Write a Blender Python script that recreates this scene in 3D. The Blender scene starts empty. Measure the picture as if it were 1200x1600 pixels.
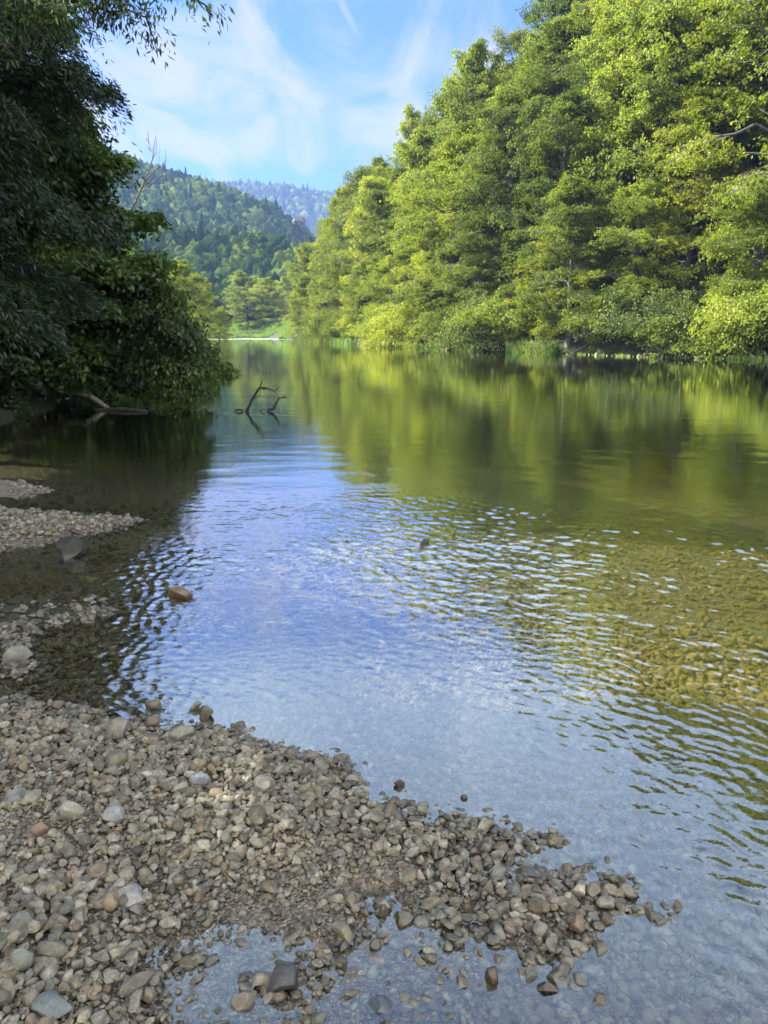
import bpy, math, random
import numpy as np
from mathutils import Vector
PI = math.pi
SC = bpy.context.scene
COL = SC.collection
R_ = math.radians

# ---------------------------------------------------------------- camera
CAM_H, PITCH = 1.6, 13.13
cd = bpy.data.cameras.new('camera'); cam = bpy.data.objects.new('camera', cd); COL.objects.link(cam)
cam.location = (0, 0, CAM_H); cam.rotation_euler = (R_(90 - PITCH), 0, 0)
cd.sensor_fit = 'VERTICAL'; cd.sensor_height = 24.0; cd.lens = 24.0 * 1200 / 1600
cd.clip_start = 0.05; cd.clip_end = 12000
SC.camera = cam

# ---------------------------------------------------------------- sun and sky
SUN_AZ, SUN_EL = 71.0, 39.0            # degrees left of the view direction, height
sd_ = bpy.data.lights.new('sun', 'SUN'); sun = bpy.data.objects.new('sun', sd_); COL.objects.link(sun)
sd_.energy = 5.0; sd_.angle = R_(0.5); sd_.color = (1.0, 0.94, 0.82)
SUN = Vector((-math.sin(R_(SUN_AZ)) * math.cos(R_(SUN_EL)), math.cos(R_(SUN_AZ)) * math.cos(R_(SUN_EL)), math.sin(R_(SUN_EL))))
sun.rotation_euler = SUN.to_track_quat('Z', 'Y').to_euler()

W = bpy.data.worlds.new('World'); SC.world = W; W.use_nodes = True
def build_world():
    n = W.node_tree; N = n.nodes; L = n.links
    bg = N['Background']; bg.inputs[1].default_value = 0.058
    t = N.new('ShaderNodeTexSky'); t.sky_type = 'NISHITA'; t.sun_disc = False
    t.sun_elevation = R_(SUN_EL); t.sun_rotation = R_(-SUN_AZ)
    t.air_density = 1.0; t.dust_density = 0.6; t.ozone_density = 1.6; t.altitude = 400
    tc = N.new('ShaderNodeTexCoord')
    sep = N.new('ShaderNodeSeparateXYZ'); L.new(tc.outputs['Generated'], sep.inputs[0])
    def m(op, a, b=None, c=None):
        x = N.new('ShaderNodeMath'); x.operation = op
        for i, v in enumerate((a, b, c)):
            if v is None: continue
            if isinstance(v, (int, float)): x.inputs[i].default_value = v
            else: L.new(v, x.inputs[i])
        return x.outputs[0]
    zc = m('MAXIMUM', sep.outputs[2], 0.03)
    zz = m('ADD', zc, 0.12)
    px = m('DIVIDE', sep.outputs[0], zz); py = m('DIVIDE', sep.outputs[1], zz)
    cmb = N.new('ShaderNodeCombineXYZ'); L.new(px, cmb.inputs[0]); L.new(py, cmb.inputs[1])
    mp = N.new('ShaderNodeMapping'); mp.inputs['Rotation'].default_value = (0, 0, R_(32)); mp.inputs['Scale'].default_value = (1.7, .62, 1)
    L.new(cmb.outputs[0], mp.inputs[0])
    nz = N.new('ShaderNodeTexNoise'); nz.inputs['Scale'].default_value = 2.1; nz.inputs['Detail'].default_value = 9; nz.inputs['Roughness'].default_value = 0.58; nz.inputs['Distortion'].default_value = 0.7
    L.new(mp.outputs[0], nz.inputs[0])
    nz2 = N.new('ShaderNodeTexNoise'); nz2.inputs['Scale'].default_value = 0.55; nz2.inputs['Detail'].default_value = 3
    L.new(cmb.outputs[0], nz2.inputs[0])
    # more veil low over the valley, thinning overhead
    band = N.new('ShaderNodeMapRange'); band.interpolation_type = 'SMOOTHSTEP'
    L.new(sep.outputs[2], band.inputs[0]); band.inputs[1].default_value = 0.40; band.inputs[2].default_value = 0.24
    low = N.new('ShaderNodeMapRange'); low.interpolation_type = 'SMOOTHSTEP'
    L.new(sep.outputs[2], low.inputs[0]); low.inputs[1].default_value = 0.165; low.inputs[2].default_value = 0.215
    thick = m('MULTIPLY', band.outputs[0], low.outputs[0])
    thick = m('MAXIMUM', thick, m('MULTIPLY', m('SUBTRACT', 1.0, low.outputs[0]), 0.25))
    left = N.new('ShaderNodeMapRange'); left.interpolation_type = 'SMOOTHSTEP'
    L.new(sep.outputs[0], left.inputs[0]); left.inputs[1].default_value = 0.18; left.inputs[2].default_value = -0.25; left.inputs[3].default_value = 0.45
    v = m('ADD', m('MULTIPLY', nz.outputs[0], 1.75), m('MULTIPLY', nz2.outputs[0], 0.45))
    v = m('ADD', v, m('MULTIPLY', m('MULTIPLY', thick, left.outputs[0]), 0.36))
    cl = N.new('ShaderNodeMapRange'); cl.interpolation_type = 'SMOOTHSTEP'; L.new(v, cl.inputs[0])
    cl.inputs[1].default_value = 1.08; cl.inputs[2].default_value = 1.62; cl.inputs[4].default_value = 0.92
    # two short vapour trails
    def trail(x0, z0, x1, z1, w, k):
        ax = m('DIVIDE', sep.outputs[0], sep.outputs[1]); az = m('DIVIDE', sep.outputs[2], sep.outputs[1])
        dx, dz = x1 - x0, z1 - z0; l2 = dx * dx + dz * dz; l = l2 ** .5
        u = m('DIVIDE', m('ADD', m('MULTIPLY', m('SUBTRACT', ax, x0), dx), m('MULTIPLY', m('SUBTRACT', az, z0), dz)), l2)
        d = m('ABSOLUTE', m('DIVIDE', m('SUBTRACT', m('MULTIPLY', m('SUBTRACT', ax, x0), dz), m('MULTIPLY', m('SUBTRACT', az, z0), dx)), l))
        d = m('ADD', d, m('MULTIPLY', m('SUBTRACT', nz.outputs[0], 0.5), w * 1.2))
        a = N.new('ShaderNodeMapRange'); a.interpolation_type = 'SMOOTHSTEP'; L.new(d, a.inputs[0]); a.inputs[1].default_value = w; a.inputs[2].default_value = 0; a.inputs[4].default_value = k
        e = m('MULTIPLY', m('MULTIPLY', m('MAXIMUM', m('MULTIPLY', u, m('SUBTRACT', 1.0, u)), 0), 4.0), m('GREATER_THAN', sep.outputs[1], 0))
        return m('MULTIPLY', a.outputs[0], e)
    tr = m('MAXIMUM', trail(-.062, .395, -.026, .330, .007, .45), trail(.047, .329, .066, .309, .0045, .55))
    fac = m('MAXIMUM', cl.outputs[0], tr)
    # bright cloud added behind the viewer, out of view, as fill light
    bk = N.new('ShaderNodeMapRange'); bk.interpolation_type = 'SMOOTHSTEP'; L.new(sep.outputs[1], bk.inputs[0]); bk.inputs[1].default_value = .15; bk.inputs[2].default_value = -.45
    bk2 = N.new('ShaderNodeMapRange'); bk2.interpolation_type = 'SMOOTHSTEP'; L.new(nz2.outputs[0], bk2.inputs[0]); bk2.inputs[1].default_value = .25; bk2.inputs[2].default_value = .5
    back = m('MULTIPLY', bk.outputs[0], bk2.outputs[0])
    tint = N.new('ShaderNodeMixRGB'); tint.blend_type = 'MULTIPLY'; tint.inputs[0].default_value = 1
    L.new(t.outputs[0], tint.inputs[1]); tint.inputs[2].default_value = (0.35, 0.60, 1.03, 1)
    mix = N.new('ShaderNodeMixRGB'); L.new(fac, mix.inputs[0]); L.new(tint.outputs[0], mix.inputs[1])
    mix.inputs[2].default_value = (3.25, 3.3, 3.6, 1)
    # unseen bright veil added overhead to lift the ambient and the water's reflection
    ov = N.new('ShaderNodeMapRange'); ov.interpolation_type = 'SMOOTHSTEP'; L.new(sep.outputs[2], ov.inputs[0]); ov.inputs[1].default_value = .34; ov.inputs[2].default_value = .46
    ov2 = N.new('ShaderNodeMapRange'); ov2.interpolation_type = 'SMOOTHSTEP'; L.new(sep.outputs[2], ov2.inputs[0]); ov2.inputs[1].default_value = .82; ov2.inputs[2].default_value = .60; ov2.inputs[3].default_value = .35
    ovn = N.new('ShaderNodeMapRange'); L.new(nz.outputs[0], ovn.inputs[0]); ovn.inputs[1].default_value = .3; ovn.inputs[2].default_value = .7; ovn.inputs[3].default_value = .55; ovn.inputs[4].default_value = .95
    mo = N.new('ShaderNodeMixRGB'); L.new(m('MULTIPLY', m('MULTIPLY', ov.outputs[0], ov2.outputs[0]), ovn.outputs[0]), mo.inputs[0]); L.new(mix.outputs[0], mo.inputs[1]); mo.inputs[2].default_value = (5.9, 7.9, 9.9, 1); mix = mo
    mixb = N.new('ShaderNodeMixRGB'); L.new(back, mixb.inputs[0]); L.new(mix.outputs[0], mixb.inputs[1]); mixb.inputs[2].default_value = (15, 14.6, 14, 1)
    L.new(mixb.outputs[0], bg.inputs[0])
build_world()

vs = SC.view_settings; vs.view_transform = 'Standard'; vs.look = 'None'; vs.gamma = 1; vs.use_curve_mapping = False
vs.exposure = 2.17
cy = SC.cycles
cy.max_bounces = 7; cy.diffuse_bounces = 3; cy.glossy_bounces = 3; cy.transmission_bounces = 3
cy.transparent_max_bounces = 12; cy.volume_bounces = 0
cy.caustics_reflective = False; cy.caustics_refractive = False
cy.sample_clamp_indirect = 4.0; cy.use_adaptive_sampling = True; cy.adaptive_threshold = 0.02
cy.use_denoising = True

# ---------------------------------------------------------------- helpers
rng = np.random.default_rng(7)
CP, SP = math.cos(R_(PITCH)), math.sin(R_(PITCH))
def ray(px, py):
    u, v = (px - 600) / 1200, (800 - py) / 1200
    return np.array([u, CP + v * SP, -SP + v * CP])
def gnd(px, py, z=0.0):                 # where a sight line meets the level z
    d = ray(px, py); t = (z - CAM_H) / d[2]
    return d[0] * t, d[1] * t
def at_dist(px, py, Y):                 # the point of a sight line that lies Y metres ahead
    d = ray(px, py); t = Y / d[1]
    return np.array([d[0] * t, Y, CAM_H + d[2] * t])
def proj(p):
    x, y, z = p[0], p[1], p[2] - CAM_H
    dz = y * CP - z * SP; up = y * SP + z * CP
    return 600 + 1200 * x / dz, 800 - 1200 * up / dz

def smooth(a, b, x):
    t = np.clip((x - a) / (b - a), 0, 1); return t * t * (3 - 2 * t)
def vnoise(x, y, seed=0):
    xi = np.floor(x).astype(np.int64); yi = np.floor(y).astype(np.int64)
    fx = x - xi; fy = y - yi; fx = fx * fx * (3 - 2 * fx); fy = fy * fy * (3 - 2 * fy)
    def h(a, b):
        n = (a * 374761393 + b * 668265263 + seed * 1442695041) & 0x7fffffff
        n = ((n ^ (n >> 13)) * 1274126177) & 0x7fffffff
        return ((n ^ (n >> 16)) & 0xffff) / 65535.0
    return (h(xi, yi) * (1 - fx) + h(xi + 1, yi) * fx) * (1 - fy) + (h(xi, yi + 1) * (1 - fx) + h(xi + 1, yi + 1) * fx) * fy
def fbm(x, y, oct=4, seed=0):
    s = 0; a = 0.5; t = 0
    for i in range(oct):
        s = s + a * vnoise(x * 2 ** i, y * 2 ** i, seed + i * 17); t += a; a *= .5
    return s / t - 0.5

def poly_dist(px, py, P, closed):
    """distance to a polyline, and whether a point is inside it (closed)"""
    P = np.asarray(P, float); n = len(P); best = np.full(px.shape, 1e9); inside = np.zeros(px.shape, bool)
    for i in range(n if closed else n - 1):
        a = P[i]; b = P[(i + 1) % n]; d = b - a
        t = np.clip(((px - a[0]) * d[0] + (py - a[1]) * d[1]) / (d @ d), 0, 1)
        best = np.minimum(best, np.hypot(px - a[0] - t * d[0], py - a[1] - t * d[1]))
        if closed:
            c = (a[1] > py) != (b[1] > py)
            with np.errstate(divide='ignore', invalid='ignore'):
                xx = (b[0] - a[0]) * (py - a[1]) / (b[1] - a[1] + 1e-12) + a[0]
            inside ^= c & (px < xx)
    return best, inside

def mesh_np(name, V, F, mats, smooth_=False, mat_idx=None):
    """V (n,3), F list of arrays (m,k) -> mesh"""
    me = bpy.data.meshes.new(name)
    V = np.asarray(V, np.float32)
    if not isinstance(F, list): F = [F]
    F = [np.asarray(f, np.int32) for f in F if len(f)]
    me.vertices.add(len(V)); me.vertices.foreach_set('co', V.ravel())
    nl = sum(f.size for f in F); nf = sum(len(f) for f in F)
    me.loops.add(nl); me.loops.foreach_set('vertex_index', np.concatenate([f.ravel() for f in F]))
    tot = np.concatenate([np.full(len(f), f.shape[1], np.int32) for f in F])
    st = np.concatenate([[0], np.cumsum(tot)[:-1]]).astype(np.int32)
    me.polygons.add(nf); me.polygons.foreach_set('loop_start', st); me.polygons.foreach_set('loop_total', tot)
    for m in (mats if isinstance(mats, (list, tuple)) else [mats]): me.materials.append(m)
    if mat_idx is not None: me.polygons.foreach_set('material_index', np.asarray(mat_idx, np.int32))
    me.polygons.foreach_set('use_smooth', np.full(nf, smooth_, bool))
    me.update(calc_edges=True)
    return me
def link(name, me, parent=None, label=None, cat=None, group=None, kind=None, loc=None):
    o = bpy.data.objects.new(name, me); COL.objects.link(o)
    if parent: o.parent = parent
    if loc is not None: o.location = loc
    for k, v in (('label', label), ('category', cat), ('group', group), ('kind', kind)):
        if v: o[k] = v
    return o

def tubes(paths, seg=6):
    """paths: list of (points (k,3), radii (k,)); one joined vertex/face array of tapered tubes"""
    VV, FF, off = [], [], 0
    ang = np.arange(seg) / seg * 2 * PI; ca, sa = np.cos(ang), np.sin(ang)
    for P, r in paths:
        P = np.asarray(P, float); k = len(P)
        T = np.gradient(P, axis=0); T /= np.linalg.norm(T, axis=1)[:, None] + 1e-9
        ref = np.array([0.31, 0.17, 0.93]) if abs(T[:, 2]).mean() < .8 else np.array([1., .1, 0])
        U = np.cross(T, ref); U /= np.linalg.norm(U, axis=1)[:, None] + 1e-9
        Wd = np.cross(T, U)
        V = P[:, None] + (U[:, None] * ca[None, :, None] + Wd[:, None] * sa[None, :, None]) * np.asarray(r)[:, None, None]
        VV.append(V.reshape(-1, 3)); VV.append(P[-1:] + T[-1:] * r[-1])
        i = np.arange(k - 1)[:, None] * seg; j = np.arange(seg)[None]; j2 = (j + 1) % seg
        q = np.stack([i + j, i + j2, i + seg + j2, i + seg + j], -1).reshape(-1, 4) + off
        FF.append(q)
        tip = off + k * seg; e = off + (k - 1) * seg
        FF.append(np.stack([e + j[0], e + j2[0], np.full(seg, tip), np.full(seg, tip)], -1))
        off += k * seg + 1
    Q = np.concatenate(FF); V = np.concatenate(VV)
    tri = Q[:, 2] == Q[:, 3]
    return V, [Q[~tri], Q[tri][:, :3]]

def node_mat(name):
    m = bpy.data.materials.new(name); m.use_nodes = True
    for n in list(m.node_tree.nodes): m.node_tree.nodes.remove(n)
    N, L = m.node_tree.nodes, m.node_tree.links
    out = N.new('ShaderNodeOutputMaterial')
    return m, N, L, out
def mk(N, t, **kw):
    n = N.new(t)
    for k, v in kw.items():
        if k[0] == '_': setattr(n, k[1:], v)
        else: n.inputs[k.replace('__', ' ')].default_value = v
    return n
def ramp(N, stops, interp='LINEAR'):
    r = N.new('ShaderNodeValToRGB'); e = r.color_ramp; e.interpolation = interp
    while len(e.elements) < len(stops): e.elements.new(0.5)
    for i, (p, c) in enumerate(stops):
        e.elements[i].position = p; e.elements[i].color = (*c, 1)
    return r

def foliage_mat(name, cols, trans=0.35, tcol=1.5, nscale=0.22, obj_var=0.35, gloss=0.06, gr=0.45, leaf_var=.45, bump=0):
    """cols: dark .. bright leaf colours, chosen by tree, by clump noise and by leaf"""
    m, N, L, out = node_mat(name)
    oi = mk(N, 'ShaderNodeObjectInfo'); geo = mk(N, 'ShaderNodeNewGeometry')
    nz = mk(N, 'ShaderNodeTexNoise', Scale=nscale, Detail=3.0); L.new(geo.outputs['Position'], nz.inputs['Vector'])
    def m2(op, a, b):
        x = N.new('ShaderNodeMath'); x.operation = op
        for i, v in enumerate((a, b)):
            if isinstance(v, (int, float)): x.inputs[i].default_value = v
            else: L.new(v, x.inputs[i])
        return x.outputs[0]
    v = m2('MULTIPLY', m2('SUBTRACT', nz.outputs[0], .5), 1.5)
    v = m2('ADD', v, m2('MULTIPLY', m2('SUBTRACT', oi.outputs['Random'], .5), obj_var * 2))
    v = m2('ADD', v, m2('MULTIPLY', m2('SUBTRACT', geo.outputs['Random Per Island'], .5), leaf_var))
    v = m2('ADD', v, .5)
    r = ramp(N, [(i / (len(cols) - 1), c) for i, c in enumerate(cols)]); L.new(v, r.inputs[0])
    dif = mk(N, 'ShaderNodeBsdfDiffuse'); L.new(r.outputs[0], dif.inputs[0])
    tl = mk(N, 'ShaderNodeBsdfTranslucent')
    mu = mk(N, 'ShaderNodeMixRGB', _blend_type='MULTIPLY', Fac=1.0); L.new(r.outputs[0], mu.inputs[1]); mu.inputs[2].default_value = (tcol * 1.02, tcol, tcol * .42, 1)
    L.new(mu.outputs[0], tl.inputs[0])
    a = mk(N, 'ShaderNodeMixShader', Fac=trans); L.new(dif.outputs[0], a.inputs[1]); L.new(tl.outputs[0], a.inputs[2])
    if bump:
        bn = mk(N, 'ShaderNodeTexNoise', Scale=.55, Detail=4.0, Roughness=.7); L.new(geo.outputs['Position'], bn.inputs['Vector'])
        bb = mk(N, 'ShaderNodeBump', Strength=1.0, Distance=float(bump)); L.new(bn.outputs[0], bb.inputs['Height']); L.new(bb.outputs[0], dif.inputs['Normal'])
    gl = mk(N, 'ShaderNodeBsdfGlossy', Roughness=gr); gl.inputs[0].default_value = (1, 1, 1, 1)
    b = mk(N, 'ShaderNodeMixShader', Fac=gloss); L.new(a.outputs[0], b.inputs[1]); L.new(gl.outputs[0], b.inputs[2])
    L.new(b.outputs[0], out.inputs[0])
    return m
def bark_mat(name, c1, c2, sc=6):
    m, N, L, out = node_mat(name)
    tc = mk(N, 'ShaderNodeTexCoord'); mp = mk(N, 'ShaderNodeMapping'); mp.inputs['Scale'].default_value = (1, 1, .25)
    L.new(tc.outputs['Object'], mp.inputs[0])
    nz = mk(N, 'ShaderNodeTexNoise', Scale=float(sc), Detail=5.0); L.new(mp.outputs[0], nz.inputs[0])
    r = ramp(N, [(.3, c1), (.7, c2)]); L.new(nz.outputs[0], r.inputs[0])
    p = mk(N, 'ShaderNodeBsdfPrincipled', Roughness=.85); L.new(r.outputs[0], p.inputs[0])
    bp = mk(N, 'ShaderNodeBump', Strength=.5, Distance=.02); L.new(nz.outputs[0], bp.inputs['Height']); L.new(bp.outputs[0], p.inputs['Normal'])
    L.new(p.outputs[0], out.inputs[0]); return m

M = {}
M['beech'] = foliage_mat('beech_leaves', [(.055, .088, .011), (.125, .168, .019), (.200, .245, .030), (.29, .325, .040)], gloss=.01, trans=.45, tcol=1.8)
M['maple'] = foliage_mat('maple_leaves', [(.045, .072, .011), (.100, .145, .020), (.170, .220, .030), (.25, .29, .042)], gloss=.012, trans=.45, tcol=1.8)
M['yellowing'] = foliage_mat('yellowing_leaves', [(.09, .14, .012), (.16, .21, .018), (.23, .26, .022), (.29, .28, .025)], gloss=.01)
M['willow'] = foliage_mat('grey_green_leaves', [(.05, .082, .018), (.10, .145, .030), (.17, .21, .045), (.22, .26, .062)], gloss=.015)
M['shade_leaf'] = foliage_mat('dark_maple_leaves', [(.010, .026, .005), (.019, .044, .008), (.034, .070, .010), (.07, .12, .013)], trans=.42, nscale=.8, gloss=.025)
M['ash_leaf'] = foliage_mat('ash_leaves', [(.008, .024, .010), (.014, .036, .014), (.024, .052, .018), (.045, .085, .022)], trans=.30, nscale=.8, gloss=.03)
M['spruce'] = foliage_mat('spruce_needles', [(.012, .028, .012), (.02, .045, .018), (.035, .06, .022)], trans=.05, gloss=0.)
M['far'] = foliage_mat('wood_leaves', [(.020, .042, .012), (.045, .08, .016), (.09, .13, .024), (.17, .21, .04)], trans=.0, gloss=.0, leaf_var=.9, bump=2.0, nscale=.25)
M['grass'] = foliage_mat('grass_blades', [(.07, .13, .015), (.12, .22, .02), (.20, .30, .03)], nscale=.6)
M['bark'] = bark_mat('bark', (.015, .012, .009), (.045, .038, .03))
M['grey_bark'] = bark_mat('grey_bark', (.06, .055, .048), (.17, .16, .14))
M['dead_wood'] = bark_mat('dead_wood', (.006, .005, .004), (.022, .018, .015), 20)
M['pale_wood'] = bark_mat('weathered_wood', (.07, .06, .05), (.20, .18, .15), 14)

# ---------------------------------------------------------------- lie of the land
RB = [(95, -60), (70, -12), (46, 16), (33, 34), (23.5, 48), (15.2, 60.5), (8.8, 72), (0, 100), (-9, 137), (-20, 180), (-27, 215), (-40, 250), (-75, 290), (-160, 330), (-400, 360)]
LB = [(-30, -60), (-8, -12), (-5.6, -2), (-5.2, 5), (-5.8, 9), (-7.2, 14), (-7.4, 18), (-9.2, 22), (-14, 35), (-22, 70), (-33, 120), (-48, 180), (-62, 222), (-110, 262), (-200, 290), (-400, 320)]
RIVER = RB + LB[::-1]
def pg(l): return [gnd(*p) for p in l]
BEACH = pg([(-260, 1075), (0, 1092), (120, 1112), (235, 1132), (330, 1140), (395, 1146), (450, 1176), (520, 1196), (560, 1212), (590, 1240), (660, 1268), (760, 1285), (850, 1312), (800, 1340), (770, 1352), (870, 1352), (930, 1372), (1000, 1396), (1010, 1420), (950, 1440), (900, 1480), (905, 1540), (820, 1520), (740, 1455), (640, 1462), (600, 1486), (520, 1500), (470, 1490), (330, 1478), (290, 1500), (310, 1580), (330, 1660), (300, 1900)]) + [(0.1, .1), (.6, -2), (-3, -8), (-9, -8), (-9, 2.0), (-3.4, 2.6)]
POOL = pg([(540, 1392), (600, 1386), (640, 1404), (600, 1422), (545, 1416)])
SPIT_FAR = pg([(-500, 740), (0, 750), (50, 755), (78, 766), (30, 776), (-60, 782), (-500, 790)])
SPIT_NEAR = pg([(-500, 800), (0, 795), (60, 797), (120, 802), (195, 803), (215, 812), (180, 828), (110, 842), (40, 856), (-60, 868), (-500, 880)])
SHOAL = pg([(-400, 935), (0, 938), (45, 942), (100, 946), (175, 940), (130, 962), (60, 985), (45, 1030), (20, 1062), (-60, 1080), (-400, 1080)])
TIPS = [pg([(280, 1450), (420, 1450), (600, 1470), (760, 1450), (780, 1500), (690, 1560), (560, 1640), (420, 1760), (300, 1700)]), pg([(70, 945), (150, 936), (185, 948), (130, 962)]), pg([(560, 1500), (700, 1500), (760, 1530), (690, 1560), (560, 1540)])]

def height(x, y):
    x = np.asarray(x, float); y = np.asarray(y, float)
    db, inr = poly_dist(x, y, RIVER, True)
    dr, _ = poly_dist(x, y, RB, False); dl, _ = poly_dist(x, y, LB, False)
    right = (~inr) & (dr < dl); left = (~inr) & ~right
    r = np.hypot(x, y)
    # river bed
    dist_near = 8.2 + .9 * vnoise(x * .5, y * .5, 3) + np.clip(x, -2, 6) * -.22
    far_deep = smooth(0, 1, (y - dist_near + 1.8) / (17 + 7 * smooth(-1, 1.5, x))) * smooth(0, 4, db + .4)
    z = -.10 - .075 * np.clip(x - .4, 0, 4) - 1.3 * far_deep
    z = z + .07 * smooth(1.1, .2, abs(y - (6.1 - .12 * x))) * smooth(-1.5, 0, x)      # riffle bar
    z = z + fbm(x * 1.6, y * 1.6, 3, 5) * .10 * smooth(12, 6, r)
    near = (r < 14)
    if near.any():
        xn, yn = x[near], y[near]; zn = z[near]
        wob = fbm(xn * 6, yn * 6, 3, 11)
        def bar(P, top, k_in, k_out, wb=.10):
            d, i = poly_dist(xn, yn, P, True); s = np.where(i, d, -d) + wob * wb * 2
            return np.where(s > 0, top * (1 - np.exp(-s * k_in / top)), np.maximum(s * k_out - .026 * (1 - np.exp(np.minimum(s, 0) / .05)), -.9))
        hb = bar(BEACH, .17, .24, .085)
        hb = np.where(hb > 0, hb + wob * .02 * smooth(0, .06, hb), hb)
        pd, pi = poly_dist(xn, yn, POOL, True); hb = np.where(pi, -.012, hb)
        hs = np.maximum(bar(SPIT_FAR, .10, .2, .10), bar(SPIT_NEAR, .12, .22, .13))
        hs = np.maximum(hs, bar(SHOAL, .004, .03, .12, .12))
        for T in TIPS: hs = np.maximum(hs, bar(T, .014, .09, .08, .08) + fbm(xn * 5, yn * 5, 2, 44) * .028)
        h2 = np.maximum(hb, hs)
        zn = np.where(h2 > -.14, np.maximum(h2, zn), zn)
        z = z.copy(); z[near] = np.maximum(zn, np.maximum(h2, -.35 - 1.3 * far_deep[near]) * (h2 < -.14) + zn * (h2 >= -.14)) if False else zn
    # right bank: wooded gorge side
    cap = np.interp(y, [-80, 40, 105, 130, 160, 200, 240, 290, 400], [110, 110, 105, 66, 44, 22, 6, 4, 4])
    s = dr
    hr = .25 + np.minimum(s, 1.5) * .35 + np.maximum(s - 1.5, 0) * 1.12
    hr = cap * (1 - np.exp(-hr / cap)) + fbm(x * .06, y * .06, 3, 21) * 5 * smooth(3, 20, s)
    z = np.where(right, hr, z)
    # left bank
    hl = .1 + .9 * smooth(0, 2.5, dl) + .25 * np.maximum(dl - 3, 0) * smooth(60, 20, y) + .03 * np.minimum(dl, 60)
    hl = np.minimum(hl, 14)
    hl = np.where(y < 9, np.minimum(hl, .12 + .12 * dl), hl)
    z = np.where(left, hl + fbm(x * .4, y * .4, 2, 4) * .3 * smooth(.5, 3, dl), z)
    z = np.where((~inr) & (y < -6), .3 + .02 * np.abs(y), z)
    # valley end, low wooded ridge, big hill and the farthest hill
    land = ~inr
    fr = fbm(x * .01, y * .01, 3, 8)
    rid = np.interp(x, [-500, -130, -60, -40, 0, 60], [45, 38, 30, 26, 18, 14]) * smooth(300, 400, y) * smooth(520, 430, y)
    prof = np.interp(x, [-1500, -600, -300, -228, -168, -130, -105, -92, -74, -60, 0, 400], [250, 200, 152, 137, 120, 107, 98, 91, 80, 44, 18, 8])
    big = (prof + fr * 22) * smooth(430, 750, y + fr * 60)
    farh = np.interp(x, [-2500, -900, -480, -300, -120, 60, 900], [470, 430, 372, 360, 336, 310, 270]) * smooth(1500, 2300, y + fr * 100)
    z = np.where(land & (y > 240), np.maximum(np.maximum(z, rid), np.maximum(big, farh)), z)
    z = np.where(land & (r > 4500), z * smooth(9000, 4500, r) + 20, z)
    return z

def polar(radii, ang):
    A, Rr = np.meshgrid(ang, radii)
    X = np.sin(A) * Rr; Y = np.cos(A) * Rr
    nr, na = len(radii), len(ang)
    i = np.arange(nr - 1)[:, None] * na; j = np.arange(na)[None]; j2 = (j + 1) % na
    F = np.stack([i + j, i + j2, i + na + j2, i + na + j], -1).reshape(-1, 4)
    return X, Y, F
def ring_angles(lo, hi, fine, coarse):
    a = np.arange(R_(lo), R_(hi), R_(fine)); b = np.arange(a[-1] + R_(coarse), R_(lo + 360), R_(coarse))
    return np.concatenate([a, b])

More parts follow.
